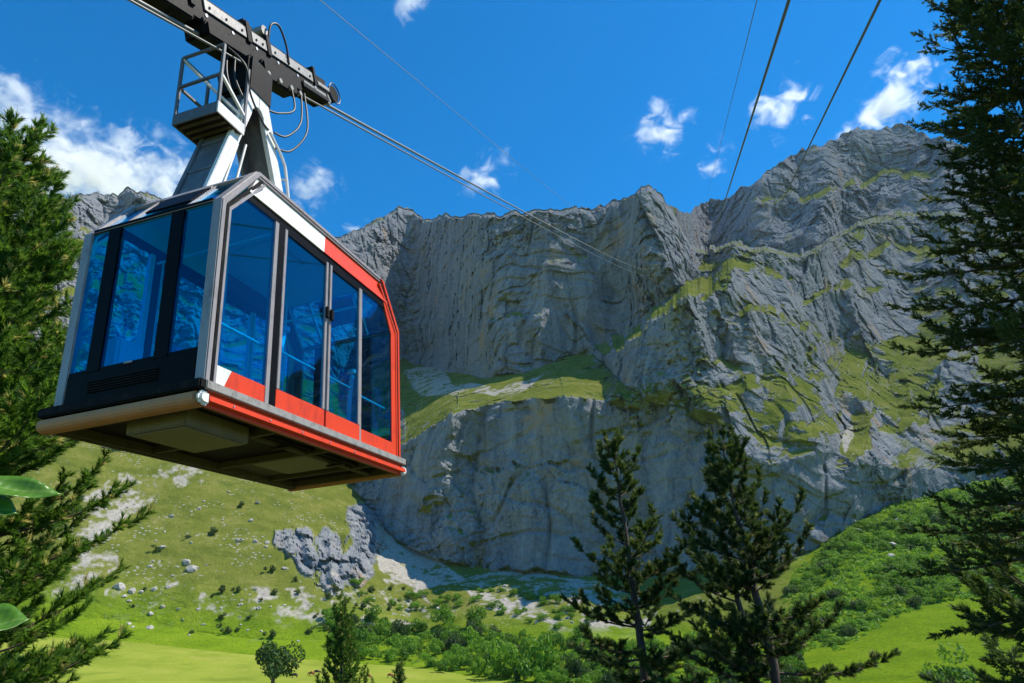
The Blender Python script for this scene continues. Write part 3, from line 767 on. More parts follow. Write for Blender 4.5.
        MB().prism(slab(.84, .90, -.012, .016), -.34, .36).build("hinge_rail", M['silver'], v)
        MB().prism(slab(.925, 1.0, -.05, .012), -.80, .80).build("roof_edge", M['silver'], car)
        MB().prism(slab(.0, .055, -.04, .005), -.80, .80).build("lower_glazing_rail", M['silver'], car)
    # the two long sides
    for s in (1, -1):
        def side(poly, o0, o1): return MB().prism(poly, s * (HB + o0), s * (HB + o1))
        zb = 2.33
        # lower panels
        side([(-1.92, .06), (-1.80, .06), (-1.70, .262), (-1.92, .262)], -.03, 0).build("lower_panel", M['white'], car)
        side([(-1.798, .06), (-1.165, .06), (-1.165, .262), (-1.698, .262)], -.03, 0).build("lower_panel", M['red'], car)
        side([(.885, .06), (1.78, .06), (1.78, .250), (.885, .250)], -.03, 0).build("lower_panel", M['red'], car)
        side([(1.782, .06), (1.918, .06), (1.918, H1 - .06), (1.60, H2 - .28), (1.50, H2 - .28), (1.782, 1.98)], -.03, 0).build("end_panel", M['red'], car)
        # header band under the roof: white in front, orange-red behind, leaning in a little at the top
        def band(y0a, y0b, y1a, y1b, mat, name="header_band"):
            z0, z1 = 2.43, 2.742
            vs = [(s * (HB + .012), y0a, z0), (s * (HB + .012), y1a, z0), (s * (HB - .045), y1b, z1), (s * (HB - .045), y0b, z1),
                  (s * (HB - .05), y0a, z0), (s * (HB - .05), y1a, z0), (s * (HB - .09), y1b, z1), (s * (HB - .09), y0b, z1)]
            mb = MB(); mb._add(vs, [(0, 1, 2, 3), (7, 6, 5, 4), (0, 4, 5, 1), (1, 5, 6, 2), (2, 6, 7, 3), (3, 7, 4, 0)])
            return mb.build(name, mat, car)
        band(-1.66, -1.49, -.14, -.04, M['white']); band(-.138, -.038, 1.66, 1.49, M['red'])
        side([(-1.70, zb), (1.66, zb), (1.60, 2.425), (-1.62, 2.425)], -.06, -.005).build("header_recess", M['black'], car)
        MB().box(*sorted((s * (HB - .09), s * (HB - .02))), -1.50, 1.50, 2.746, 2.786).build("gutter", M['rubber'], car, bevel=.006)
        # windows
        side([(-1.915, .264), (-1.168, .264), (-1.168, zb - .002), (-1.76, zb - .002), (-1.915, H1 - .05)], -.024, -.012).build("side_window", M['glass'], car)
        side([(.885, .252), (1.78, .252), (1.78, 1.97), (1.52, zb - .002), (.885, zb - .002)], -.024, -.012).build("side_window", M['glass'], car)
        # mullions
        matM = M['silver'] if s > 0 else M['hwhite']
        mu = side([(-1.163, .06), (-1.10, .06), (-1.10, zb - .003), (-1.163, zb - .003)], -.05, .006).build("mullion", matM, car)
        side([(-1.098, .06), (-.985, .06), (-.985, zb - .003), (-1.098, zb - .003)], -.05, .002).build("door_pillar", M['black'], car)
        side([(.840, .06), (.882, .06), (.882, zb - .003), (.840, zb - .003)], -.05, .004).build("mullion", matM, car)
        # doors
        for (a, b) in ((-.98, -.022), (.022, .836)):
            d = side([(a, .062), (b, .062), (b, .285), (a, .285)], -.028, .006).build("door", M['red'], car)
            side([(a + .05, .287), (b - .05, .287), (b - .05, zb - .06), (a + .05, zb - .06)], -.02, -.006).build("pane", M['glass'], d)
            for q in (a, b - .05): side([(q, .287), (q + .05, .287), (q + .05, zb - .006), (q, zb - .006)], -.03, .012).build("stile", matM, d, bevel=.004)
            side([(a + .052, zb - .058), (b - .052, zb - .058), (b - .052, zb - .006), (a + .052, zb - .006)], -.03, .008).build("top_rail", M['black'], d)
            hy = b - .03 if a < -.5 else a + .03
            h = MB().box(*sorted((s * (HB + .014), s * (HB + .05))), hy - .03, hy + .03, 1.50, 1.66).build("handle", M['rubber'], d, bevel=.01)
    # roof
    MB().prism([(-YC, H2 + .015), (-YC + .06, H2 + .055), (YC - .06, H2 + .055), (YC, H2 + .015), (YC, H2 - .03), (-YC, H2 - .03)], -HB + .02, HB - .02).build("roof", M['silver'], car)
    # inside
    MB().box(-.88, .88, -1.98, 1.98, -.03, .03).build("cabin_floor", M['ifloor'], car)
    MB().box(-.86, .86, -1.48, 1.48, H2 - .10, H2 - .05).build("ceiling", M['interior'], car)
    for s in (1, -1):
        MB().tube([(s * .84, -1.85, .76), (s * .84, -1.12, .76)], .016, 8).build("handrail", M['hwhite'], car)
        MB().tube([(s * .84, -.9, .80), (s * .84, -.12, .80)], .013, 8).build("handrail", M['hwhite'], car)
        MB().tube([(s * .84, .1, .80), (s * .84, .8, .80)], .013, 8).build("handrail", M['hwhite'], car)
        MB().tube([(s * .84, .95, .76), (s * .84, 1.72, .76)], .016, 8).build("handrail", M['hwhite'], car)
    for y in (-1.1, 1.1):
        MB().tube([(-.84, y, 2.2), (.84, y, 2.2)], .018, 8).build("grab_bar", M['hwhite'], car)
    for (x, y) in ((-.25, -.55), (-.25, .75)): MB().tube([(x, y, .03), (x, y, 2.66)], .02, 8).build("pole", M['hwhite'], car)
    c = MB().box(-.80, -.42, -1.86, -1.50, .03, .86).build("control_desk", M['interior'], car, bevel=.03)
    MB().disc((-.62, -1.80, .60), (0, 1, .2), .15, .05, 24).build("wheel", M['cushion'], c, True)
    MB().box(-.84, -.50, -.2, 1.6, .36, .44).build("bench", M['interior'], car, bevel=.02)
    MB().box(-.84, -.76, -.2, 1.6, .46, .90).build("bench_back", M['interior'], car, bevel=.02)
    for (x, y) in ((.42, -.30), (.35, 1.55)):
        MB().tube(spline([(x, y, .03), (x, y, .7), (x - .02, y + .05, .95), (x - .08, y + .22, 1.42)], 5), .035, 8).build("lever_post", M['interior'], car, True)
        MB().disc((x - .08, y + .22, 1.45), (0, 0, 1), .07, .06, 14).build("lever_knob", M['hwhite'], car)
    MB().box(-.3, .3, -.35, .35, H2 - .16, H2 - .102).build("ceiling_lamp", M['interior'], car, bevel=.01)

    # ---- hanger: an A-shaped steel frame
    XR, XL = 0.0, -.46
    ap = (-.53, 4.94); fF = (-1.30, 2.83); fR = (.42, 2.83)
    for x, mat in ((XR, M['hwhite']), (XL, M['hshade'])):  # right frame in lit white, left frame in the shaded tone
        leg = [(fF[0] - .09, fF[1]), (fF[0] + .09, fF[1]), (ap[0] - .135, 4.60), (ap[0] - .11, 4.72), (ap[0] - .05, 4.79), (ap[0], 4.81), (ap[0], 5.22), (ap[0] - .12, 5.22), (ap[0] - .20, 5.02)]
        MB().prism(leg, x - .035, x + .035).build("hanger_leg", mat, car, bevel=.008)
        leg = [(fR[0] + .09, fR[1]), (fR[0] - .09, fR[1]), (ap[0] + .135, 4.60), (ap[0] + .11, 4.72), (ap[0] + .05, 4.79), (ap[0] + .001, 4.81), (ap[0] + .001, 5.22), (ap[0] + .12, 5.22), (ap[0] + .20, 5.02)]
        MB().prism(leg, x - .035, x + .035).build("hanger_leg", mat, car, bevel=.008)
    def off(a, b, o):    # strip along a leg, shifted outwards
        return [(a[0] + o, a[1]), (a[0] + o + (.03 if o > 0 else -.03), a[1]), (b[0] + o * .9 + (.03 if o > 0 else -.03), b[1]), (b[0] + o * .9, b[1])]
    wf = MB().prism([(fF[0] - .06, 2.84), (fF[0] - .03, 2.84), (ap[0] - .155, 5.0), (ap[0] - .185, 5.0)], XL + .04, XR - .04).build("hanger_web", M['hshade'], car)
    for t in (.25, .50, .75):
        y, z = fF[0] + (ap[0] - .12 - fF[0]) * t - .065, 2.84 + 2.16 * t
        MB().box(XL + .045, XR - .045, y - .012, y + .01, z - .02, z + .02).build("weld_strap", M['hshade'], wf)
    MB().prism([(fR[0] + .03, 2.84), (fR[0] + .06, 2.84), (ap[0] + .185, 5.0), (ap[0] + .155, 5.0)], XL + .04, XR - .04).build("hanger_web", M['hshade'], car)
    MB().prism([(-1.22, 2.85), (.22, 2.85), (-.12, 3.50), (-.62, 3.62)], XL + .10, XL + .14).build("gusset", M['hwhite'], car)
    MB().prism([(-1.22, 2.85), (.22, 2.85), (.15, 2.98), (-1.14, 2.98)], XR - .10, XR - .05).build("gusset", M['hwhite'], car)
    MB().bar((-.30, -1.16, 3.2), (-.30, .22, 3.2), .08, .08).build("cross_tie", M['hwhite'], car)
    MB().tube([(-.2, -.95, 2.86), (-.2, -.62, 4.2)], .018, 8).build("conduit", M['hwhite'], car)
    MB().tube([(-.12, -.80, 2.86), (-.12, -.55, 4.2)], .018, 8).build("conduit", M['hwhite'], car)
    # ladder on the far leg
    ldr = MB().tube(spline([(.07, -.30, 4.55), (.07, .02, 4.30), (.07, .14, 4.05), (.07, .36, 3.1), (.07, .50, 2.86)], 5), .022, 8).build("ladder_rail", M['hwhite'], car)
    for t in range(4):
        y, z = .16 + .10 * t, 4.0 - .33 * t
        MB().bar((.07, y, z), (.0, y - .09, z), .025, .025).build("rung", M['hwhite'], ldr)
    # service platform on the front leg
    x0, x1, y0, y1, zp = -.60, .08, -1.36, -.86, 4.09
    pf = MB().box(x0, x1, y0, y1, zp, zp + .03).build("service_platform", M['underdark'], car)
    MB().box(x0, x1, y0 - .02, y0 - .001, zp - .02, zp + .15).build("kick_plate", M['hshade'], pf)
    MB().box(x1 + .001, x1 + .02, y0 - .02, y1, zp - .02, zp + .15).build("kick_plate", M['hwhite'], pf)
    MB().box(x0 - .02, x0 - .001, y0 - .02, y1, zp - .02, zp + .15).build("kick_plate", M['hshade'], pf)
    for q in range(4): MB().box(x0 + .03, x1 - .03, y0 + .06 + .11 * q, y0 + .10 + .11 * q, zp - .03, zp - .002).build("grating_bar", M['under'], pf)
    zt = zp + 1.13
    for (x, y) in ((x0, y0), (x1, y0), (x1, y1), (x0, y1)): MB().bar((x, y, zp + .05), (x, y, zt), .036, .036, (0, 1, 0)).build("railing_post", M['hshade'], pf)
    for z in (zt, zp + .62):
        MB().bar((x0, y0, z), (x1, y0, z), .034, .034).build("rail", M['hshade'], pf); MB().bar((x0, y0, z), (x0, y1, z), .034, .034).build("rail", M['hshade'], pf)
    MB().bar((x1, y0, zp + .62), (x1, y1, zp + .30), .034, .034).build("brace", M['hwhite'], pf); MB().bar((x0, y0, zt - .02), (x1, y1, zp + .25), .034, .034).build("brace", M['hwhite'], pf)

    # ---- carriage on the rope
    EL = math.radians(20.0); XC = -.30
    sd = Vector((0, math.cos(EL), math.sin(EL))); nd = Vector((0, -math.sin(EL), math.cos(EL)))
    C0 = Vector((XC, -.42, 6.13))
    cg = bpy.data.objects.new("carriage", None)
    def S(x, s, n): return C0 + Vector((x, 0, 0)) + sd * s + nd * n
    def sbox(mb, x0, x1, s0, s1, n0, n1):
        vs = [S(x, s, n) for n in (n0, n1) for s in (s0, s1) for x in (x0, x1)]
        mb._add(vs, [(0, 2, 3, 1), (4, 5, 7, 6), (0, 1, 5, 4), (2, 6, 7, 3), (0, 4, 6, 2), (1, 3, 7, 5)]); return mb
    body = sbox(MB(), -.13, .13, -2.9, 2.05, -.16, .26).build("carriage", M['grease'], car, bevel=.02)
    sbox(MB(), -.20, .20, -1.25, 1.05, -.36, -.14).build("bogie_beam", M['grease'], body, bevel=.03)
    sbox(MB(), -.17, .17, -2.5, -1.45, -.24, -.14).build("bogie_beam", M['grease'], body, bevel=.02)
    sbox(MB(), -.17, .17, 1.15, 2.0, -.20, -.08).build("bogie_beam", M['grease'], body, bevel=.02)
    for (a, b) in ((-2.75, -1.62), (-1.18, -.28), (-.14, .22), (.34, 1.55)):
        for s in (1, -1):
            p = sbox(MB(), *sorted((s * .134, s * .155)), a, b, .03, .20).build("side_plate", M['plate'], body, bevel=.006)
            n = max(2, int((b - a) / .3))
            for q in range(n):
                MB().disc(S(s * .16, a + .1 + (b - a - .2) * q / max(1, n - 1), .10), (1, 0, 0), .02, .014, 8).build("bolt", M['grease'], p)
    for a in (-1.42, -.22, .28): sbox(MB(), -.165, .165, a - .05, a + .05, -.02, .32).build("clamp_frame", M['grease'], body, bevel=.01)
    sbox(MB(), -.165, .165, 1.58, 1.66, -.02, .34).build("clamp_frame", M['grease'], body, bevel=.01)
    for q in range(8):
        MB().disc(S(.17, -2.3 + .55 * q, -.07), (1, 0, 0), .026, .02, 8).build("bolt", M['bolt'], body)
    for q in range(8):
        MB().disc(S(0, -2.35 + .60 * q, -.13), (1, 0, 0), .12, .10, 18).build("roller", M['grease'], body)
    sbox(MB(), -.09, .16, 1.7, 2.1, .04, .12).build("end_plate", M['plate'], body, bevel=.01)
    sbox(MB(), .14, .17, 1.2, 1.9, -.12, -.07).build("guide_bar", M['plate'], body)
    hub = MB().disc(S(.03, 2.32, .10), (1, 0, .0), .15, .20, 18).build("rope_scraper", M['rubber'], body)
    MB().tube([S(.14, 2.32 + .19 * math.cos(t), .10 + .19 * math.sin(t)) for t in np.linspace(0, 6.28, 18)], .012, 6).build("hoop", M['hose'], hub)
    MB().disc(S(.0, 2.12, -.06), (1, 0, 0), .09, .2, 14).build("end_roller", M['plate'], body)
    MB().tube(spline([S(.15, .32, .30), S(.18, .42, .55), S(.2, .62, .60), S(.18, .78, .34), S(.16, .80, .05)], 6), .018, 8).build("hose", M['hose'], body, True)
    MB().disc(S(.0, .32, .42), (1, 0, 0), .09, .22, 12).build("valve", M['plate'], body)
    MB().box(XC - .12, XC + .10, -.75, -.55, 6.32, 6.42).build("valve_block", M['grease'], body)
    # pivot between hanger and carriage
    MB().disc((XC, -.52, 5.42), (1, 0, 0), .24, .50, 28).build("pivot_hub", M['grease'], car, True)
    MB().box(XL - .05, XR + .05, -.80, -.26, 4.97, 5.62).build("pivot_block", M['grease'], car, bevel=.04)
    cl = sbox(MB(), .16, .28, -.15, .75, -.56, -.26).build("rope_clamp", M['grease'], body, bevel=.03)
    for a in (-.1, .2, .5, .75): MB().disc(S(.29, a, -.50), (1, 0, 0), .04, .06, 12).build("clamp_nut", M['plate'], cl)
    # hoses looping between hanger and carriage
    for pts in ([S(.22, -.9, -.40), (.10, -.95, 5.2), (.08, -.78, 4.85), (.06, -.48, 4.62), (.04, -.30, 4.60)],
                [S(.24, .9, -.42), (.12, .35, 5.2), (.10, .05, 4.72), (.06, -.20, 4.62)], [S(.24, 1.0, -.40), (.14, .50, 5.15), (.10, .18, 4.55), (.05, -.12, 4.40)],
                [S(.24, .6, -.40), (.10, .20, 5.35), (.06, -.10, 5.05), (.02, -.32, 4.95)], [(-.05, -1.0, 5.35), (-.02, -1.0, 5.0), (.05, -.88, 4.7)], [(-.1, -1.1, 5.3), (-.02, -1.15, 4.9), (.03, -1.0, 4.5)]):
        MB().tube(spline(pts, 8), .015, 8).build("hose", M['hose'], car, True)
    return car, S
CAR, CAR_S = build_cable_car()

# ---------------------------------------------------------------- ropes
def rope(name, start, end, el0, radius, label, back=60.0, mat=None):
    st, en = Vector(start), Vector(end); h = Vector((en.x - st.x, en.y - st.y, 0)); L = h.length; h /= L
    t0 = math.tan(math.radians(el0)); k = ((en.z - st.z) - t0 * L) / L ** 2
    ss = np.concatenate([np.linspace(-back, 0, 8)[:-1], np.geomspace(.5, L, 90)])
    pts = [st + h * float(s) + Vector((0, 0, t0 * float(s) + k * float(s) ** 2)) for s in ss]
    o = MB().tube(pts, radius, 6).build(name, mat or M['rope'], None, True)
    tag(o, label, "rope", "cable car ropes"); return o
def at_pixel(px, py, r=None, z=None):
    d = ray_dirs(px, py)
    t = r / math.hypot(d[0], d[1]) if r else z / d[2]
    return Vector(d * t)
def build_ropes():
    e1 = terrain_at(660, 250)[0]
    base = car_to_world(CAR_S(0, 0, -.22))
    rope("track_rope", base, e1, 23.9, .027, "thick steel track rope running from the cable car carriage up to the ridge")
    base2 = car_to_world(CAR_S(.24, 0, -.50))
    rope("haul_rope", base2, Vector(e1) + Vector((1.2, 0, -2)), 23.3, .016, "thinner haul rope running just below the carriage's track rope")
    a = at_pixel(789, 0, z=8.6); rope("track_rope", a, at_pixel(697, 243, r=930), 24.6, .030, "thick dark rope, left one of the two crossing the sky on the right")
    a = at_pixel(880, 0, z=8.4); rope("track_rope", a, at_pixel(744, 250, r=930), 24.4, .026, "dark rope farthest right, ending against the summit wall")
    a = at_pixel(757, 0, z=13.5); rope("haul_rope", a, at_pixel(699, 205, r=1000), 29, .012, "very thin rope left of the two dark ropes on the right")
    a = at_pixel(320, 0, z=17.0); rope("haul_rope", a, at_pixel(655, 232, r=900), 24.4, .014, "faint thin grey rope crossing the sky right of the carriage")
build_ropes()
# ---------------------------------------------------------------- vegetation
def foliage_mat(name, dark, light, tip, trans=.35, rough=.55):
    m, nt, out = new_mat(name)
    a = nt.add('ShaderNodeAttribute'); a.attribute_name = "tone"; b = nt.add('ShaderNodeAttribute'); b.attribute_name = "tip"
    oi = nt.add('ShaderNodeObjectInfo')
    tone = nt.math('ADD', a.outputs['Fac'], nt.math('MULTIPLY', nt.math('SUBTRACT', oi.outputs['Random'], .5), .8), clamp=True)
    c = nt.mix(b.outputs['Fac'], nt.mix(tone, dark, light), tip)
    d = nt.add('ShaderNodeBsdfPrincipled'); nt.put(d.inputs['Base Color'], c); d.inputs['Roughness'].default_value = rough
    d.inputs['Specular IOR Level'].default_value = .35
    t = nt.add('ShaderNodeBsdfTranslucent'); nt.put(t.inputs['Color'], nt.mix(.5, c, nt.mix(.35, c, (.35, .45, .03))))
    mx = nt.add('ShaderNodeMixShader'); mx.inputs[0].default_value = trans
    nt.put(mx.inputs[1], d.outputs[0]); nt.put(mx.inputs[2], t.outputs[0]); nt.put(out.inputs['Surface'], mx.outputs[0])
    return m
def bark_mat(name, c1, c2):
    m, nt, out = new_mat(name)
    tc = nt.add('ShaderNodeTexCoord'); ob = tc.outputs['Object']
    n = nt.noise(nt.mapping(ob, (9, 9, 2)), 3.0, 6, .65, .5)
    p = nt.add('ShaderNodeBsdfPrincipled'); nt.put(p.inputs['Base Color'], nt.ramp(n, [(.3, c1), (.7, c2)])); p.inputs['Roughness'].default_value = .9
    nt.put(p.inputs['Normal'], nt.bump(n, .8, .03)); nt.put(out.inputs['Surface'], p.outputs[0]); return m
V = dict(pine=foliage_mat("pine_needles", (.020, .056, .016), (.080, .150, .028), (.38, .36, .12)),
         leftpine=foliage_mat("bright_pine_needles", (.045, .135, .016), (.15, .31, .032), (.68, .58, .2), .55),
         spruce=foliage_mat("spruce_needles", (.018, .042, .016), (.085, .125, .026), (.20, .21, .05), .4),
         leaf=foliage_mat("shrub_leaves", (.055, .16, .010), (.15, .33, .018), (.26, .42, .03), .45),
         darkleaf=foliage_mat("dark_tree_leaves", (.014, .050, .010), (.040, .105, .014), (.08, .15, .02), .3),
         olive=foliage_mat("olive_shrub_leaves", (.035, .07, .014), (.09, .14, .025), (.14, .16, .03), .3),
         bark=bark_mat("pine_bark", (.035, .022, .016), (.13, .09, .065)), greybark=bark_mat("grey_bark", (.04, .034, .028), (.14, .12, .10)))

def needles(S, D, Ls, rng, per=26, nl=.06, nw=.005, spread=(30, 60), tip_frac=.0, tone=None, tip=None, fwd=.0):
    """S start, D unit direction, Ls length of each shoot -> triangles all round it"""
    n = len(S); k = n * per
    S = np.repeat(S, per, 0); D = np.repeat(D, per, 0); L = np.repeat(Ls, per); tn = np.repeat(tone, per); tp = np.repeat(tip, per)
    t = rng.random(k) ** .85
    base = S + D * (L * t)[:, None]
    r = rng.normal(size=(k, 3)); r -= D * np.einsum('ij,ij->i', r, D)[:, None]; r /= np.maximum(np.linalg.norm(r, axis=1), 1e-6)[:, None]
    ang = np.radians(rng.uniform(*spread, k)) * (1 - .45 * t)
    nd = D * np.cos(ang)[:, None] + r * np.sin(ang)[:, None]
    side = np.cross(nd, rng.normal(size=(k, 3))); side /= np.maximum(np.linalg.norm(side, axis=1), 1e-6)[:, None]
    ln = nl * rng.uniform(.7, 1.25, k)
    w = nw * rng.uniform(.8, 1.3, k)
    v = np.stack([base - side * (w / 2)[:, None], base + side * (w / 2)[:, None], base + nd * ln[:, None]], 1).reshape(-1, 3)
    f = np.arange(k * 3).reshape(-1, 3)
    return v, f, np.repeat(np.clip(tn + rng.uniform(-.12, .12, k), 0, 1), 3), np.repeat(tp, 3)

def tubes(paths, radii, n=5):
    """many tapered tubes at once: list of (m,3) arrays with radius arrays"""
    vs, fs, b = [], [], 0
    for P, R in zip(paths, radii):
        P = np.asarray(P, float); m = len(P)
        d = np.gradient(P, axis=0); d /= np.maximum(np.linalg.norm(d, axis=1), 1e-9)[:, None]
        ref = np.where(np.abs(d[:, 2:3]) < .9, np.array([[0, 0, 1.]]), np.array([[1., 0, 0]]))
        s = np.cross(d, ref); s /= np.linalg.norm(s, axis=1)[:, None]; u = np.cross(s, d)
        a = np.arange(n) * 2 * np.pi / n
        ring = P[:, None] + (s[:, None] * np.cos(a)[None, :, None] + u[:, None] * np.sin(a)[None, :, None]) * np.asarray(R)[:, None, None]
        vs.append(ring.reshape(-1, 3))
        i = np.arange(m * n).reshape(m, n) + b
        fs.append(np.stack([i[:-1], np.roll(i, -1, 1)[:-1], np.roll(i, -1, 1)[1:], i[1:]], -1).reshape(-1, 4)); b += m * n
    return np.concatenate(vs), np.concatenate(fs)

def conifer(name, label, trunk, crown_from, rad, whorl=.36, per_whorl=5, up=20, curve_up=25, second=.15, sec_len=.42, shoot=.12, sub=3,
            per=26, nl=.06, nw=.005, spread=(28, 62), mat='pine', bark='bark', tr=.16, seed=1, gap=.12, tipf=.12, tone0=.35, cull=None, group=None, jit=.25, cat="tree"):
    """trunk: list of points from root to top; rad(h) crown radius at relative height 0..1 of the crown"""
    rng = np.random.default_rng(seed)
    T = np.array([list(p) for p in trunk], float); seg = np.linalg.norm(np.diff(T, axis=0), axis=1); cum = np.concatenate([[0], np.cumsum(seg)]); H = cum[-1]
    def tp(h): return np.array([np.interp(h, cum, T[:, k]) for k in range(3)])
    root = empty(name, T[0]); off = T[0]
    tag(root, label, cat, group)
    fine = np.linspace(0, H, 24)
    TP = np.array([tp(h) for h in fine]) + rng.normal(0, tr * .12, (24, 3)) * np.array([1, 1, 0]); TP[0] = T[0]
    v, f = tubes([TP - off], [tr * (1 - fine / H) ** .8 + .012], 10)
    trunk_o = new_mesh_obj("trunk", v, f, V[bark], root, True)
    bp, br, S, D, L, TN, TI = [], [], [], [], [], [], []
    h = crown_from * H; az = rng.random() * 6
    while h < H - .05:
        q = (h - crown_from * H) / (H * (1 - crown_from))
        R = rad(q)
        nb = per_whorl if q < .9 else max(3, per_whorl - 1)
        for b in range(nb):
            az += 2.39996 + rng.normal(0, .25)
            if rng.random() < gap: continue
            bl = R * rng.uniform(1 - jit, 1 + jit * .5)
            if bl < .08: continue
            hh = h + rng.uniform(-.5, .5) * whorl
            o = tp(min(hh, H))
            e0 = math.radians(up(q) if callable(up) else up) + rng.normal(0, .10); e1 = e0 + math.radians(curve_up) + rng.normal(0, .08)
            n = 9
            tt = np.linspace(0, 1, n); ee = e0 + (e1 - e0) * tt ** 1.6; aa = az + rng.normal(0, .06) * tt
            dd = np.stack([np.cos(ee) * np.sin(aa), np.cos(ee) * np.cos(aa), np.sin(ee)], -1)
            P = np.concatenate([[o], o + np.cumsum(dd[:-1] * (bl / (n - 1)), 0)])
            if cull is not None and cull(P[-1], P[n // 2]): continue
            bp.append(P - off); br.append((.010 + .018 * bl * .5) * (1 - tt) ** .7 + .004)
            # branchlets
            ns = max(2, int(bl * .82 / second)); side = 1
            btone = tone0 + rng.normal(0, .16)
            for k in range(ns + 1):
                t = .18 + .82 * (k + rng.uniform(-.3, .3)) / max(ns, 1); t = min(max(t, .1), 1.0)
                c = np.array([np.interp(t, tt, P[:, j]) for j in range(3)]); bd = np.array([np.interp(t, tt, dd[:, j]) for j in range(3)])
                lat = np.cross(bd, [0, 0, 1]); lat /= max(np.linalg.norm(lat), 1e-6)
                if k == ns: sd = bd; sl = sec_len * .8
                else:
                    side = -side; sw = math.radians(rng.uniform(35, 62)); lift = rng.normal(.10, .22)
                    sd = bd * math.cos(sw) + lat * side * math.sin(sw) + np.array([0, 0, lift]); sd /= np.linalg.norm(sd)
                    sl = sec_len * rng.uniform(.6, 1.15) * min(1, .45 + .9 * (1 - t) + .25) * min(1, bl / 1.0 + .35)
                # needle-bearing axis, then side shoots
                m = max(1, int(round(sl / shoot)))
                dcur = sd.copy(); pcur = c.copy()
                for s_ in range(m):
                    dcur = dcur + np.array([0, 0, .10 if curve_up > 0 else -.03]) + rng.normal(0, .07, 3); dcur /= np.linalg.norm(dcur)
                    S.append(pcur); D.append(dcur.copy()); L.append(shoot * 1.1)
                    last = s_ == m - 1
                    TN.append(btone + (.22 if last else 0)); TI.append((rng.random() < tipf) * .9 if last else 0)
                    for _ in range(sub):
                        r = rng.normal(size=3); r -= dcur * (r @ dcur); r /= np.linalg.norm(r)
                        r[2] *= .6
                        d2 = dcur * .72 + r * .62; d2 /= np.linalg.norm(d2)
                        S.append(pcur + dcur * shoot * rng.random()); D.append(d2); L.append(shoot * rng.uniform(.6, 1.1))
                        TN.append(btone + rng.normal(.10, .1)); TI.append((rng.random() < tipf * .5) * .8)
                    pcur = pcur + dcur * shoot
        h += whorl * rng.uniform(.75, 1.25)
    v, f = tubes(bp, br, 4)
    new_mesh_obj("branches", v, f, V[bark], root, True)
    S, D, L, TN, TI = map(np.array, (S, D, L, TN, TI))
    v, f, tn, ti = needles(S - off, D, L, rng, per, nl, nw, spread, tone=TN, tip=TI)
    cr = new_mesh_obj("crown", v, f, V[mat], root)
    add_attr(cr, "tone", tn); add_attr(cr, "tip", ti)
    print(name, "shoots", len(S), "tris", len(f))
    return root

def trunk_line(lo, hi, r_lo, r_hi, over=0.0):
    a, b = at_pixel(*lo, r=r_lo), at_pixel(*hi, r=r_hi)
    d = (a - b)
    for _ in range(400):
        if a.z <= float(ground_z(a.x, a.y)) - .15: break
        a = a + d.normalized() * .1 if d.normalized().z < -.3 else a + Vector((0, 0, -.1))
    return [a, (a + b) / 2, b]

def in_view(P, m=160):
    d = P[1] * cF + P[2] * sF
    if d < .3: return False
    x = 512 + F_PX * P[0] / d; y = 341.5 - F_PX * (-P[1] * sF + P[2] * cF) / d
    return -m < x < 1024 + m and -m < y < 683 + m
def cull_far(tip, mid): return not (in_view(tip) or in_view(mid))

# the tall spruce on the right
b = at_pixel(1034, 130, r=10.5); top = Vector((b.x - .02, b.y, b.z + 3.6)); g = float(ground_z(b.x, b.y))
conifer("spruce_tree", "tall dark spruce filling the right edge of the picture", [Vector((b.x, b.y, g - .1)), Vector((b.x, b.y, b.z)), top], .06,
        lambda q: min(1.75 + .7 * q, 2.5 * (1 - q) ** .8) + .14, whorl=.36, per_whorl=8, up=lambda q: -14 + 40 * q ** 1.5, curve_up=8, second=.11, sec_len=.55, shoot=.11, sub=4, per=24, nl=.045, nw=.014,
        spread=(35, 70), mat='spruce', bark='greybark', tr=.17, seed=4, gap=.20, tipf=.10, tone0=.3, cull=cull_far)
# the bright pine on the left
b = at_pixel(4, 150, r=17.0); g = float(ground_z(b.x, b.y))
conifer("pine_tree", "bright green pine with pale candle tips at the left edge behind the cabin", [Vector((b.x - .15, b.y, g - .1)), Vector((b.x - .1, b.y, b.z * .5)), b], .05,
        lambda q: min(3.4, 4.6 * (1 - q) ** .66) + .3, whorl=.43, per_whorl=8, up=lambda q: 6 + 34 * q, curve_up=26, second=.23, sec_len=.80, shoot=.19, sub=4, per=32, nl=.135, nw=.019,
        spread=(22, 55), mat='leftpine', tr=.22, seed=8, gap=.06, tipf=.16, tone0=.5, cull=cull_far)
# dark pines in the middle
conifer("pine_tree", "dark slender pine with a single trunk left of the pair in the centre", trunk_line((646, 683), (612, 438), 24, 24.5), .38,
        lambda q: (2.9 * (1 - q) ** .75 + .22) * (.8 + .2 * math.sin(q * 17)), whorl=.55, per_whorl=5, up=lambda q: 0 + 42 * q, curve_up=34, second=.24, sec_len=.50, shoot=.16, sub=5, per=34, nl=.13, nw=.019,
        spread=(22, 55), mat='pine', tr=.19, seed=15, gap=.24, tipf=.10, tone0=.25, jit=.4)
conifer("pine_tree", "tallest dark pine of the pair, its trunk the right-hand one", trunk_line((776, 683), (721, 441), 22, 22.5), .33,
        lambda q: (3.0 * (1 - q) ** .7 + .2) * (.82 + .18 * math.sin(q * 13 + 1)), whorl=.55, per_whorl=5, up=lambda q: -2 + 42 * q, curve_up=34, second=.24, sec_len=.52, shoot=.16, sub=5, per=34, nl=.13, nw=.019,
        spread=(22, 55), mat='pine', tr=.19, seed=22, gap=.22, tipf=.10, tone0=.25, jit=.4)
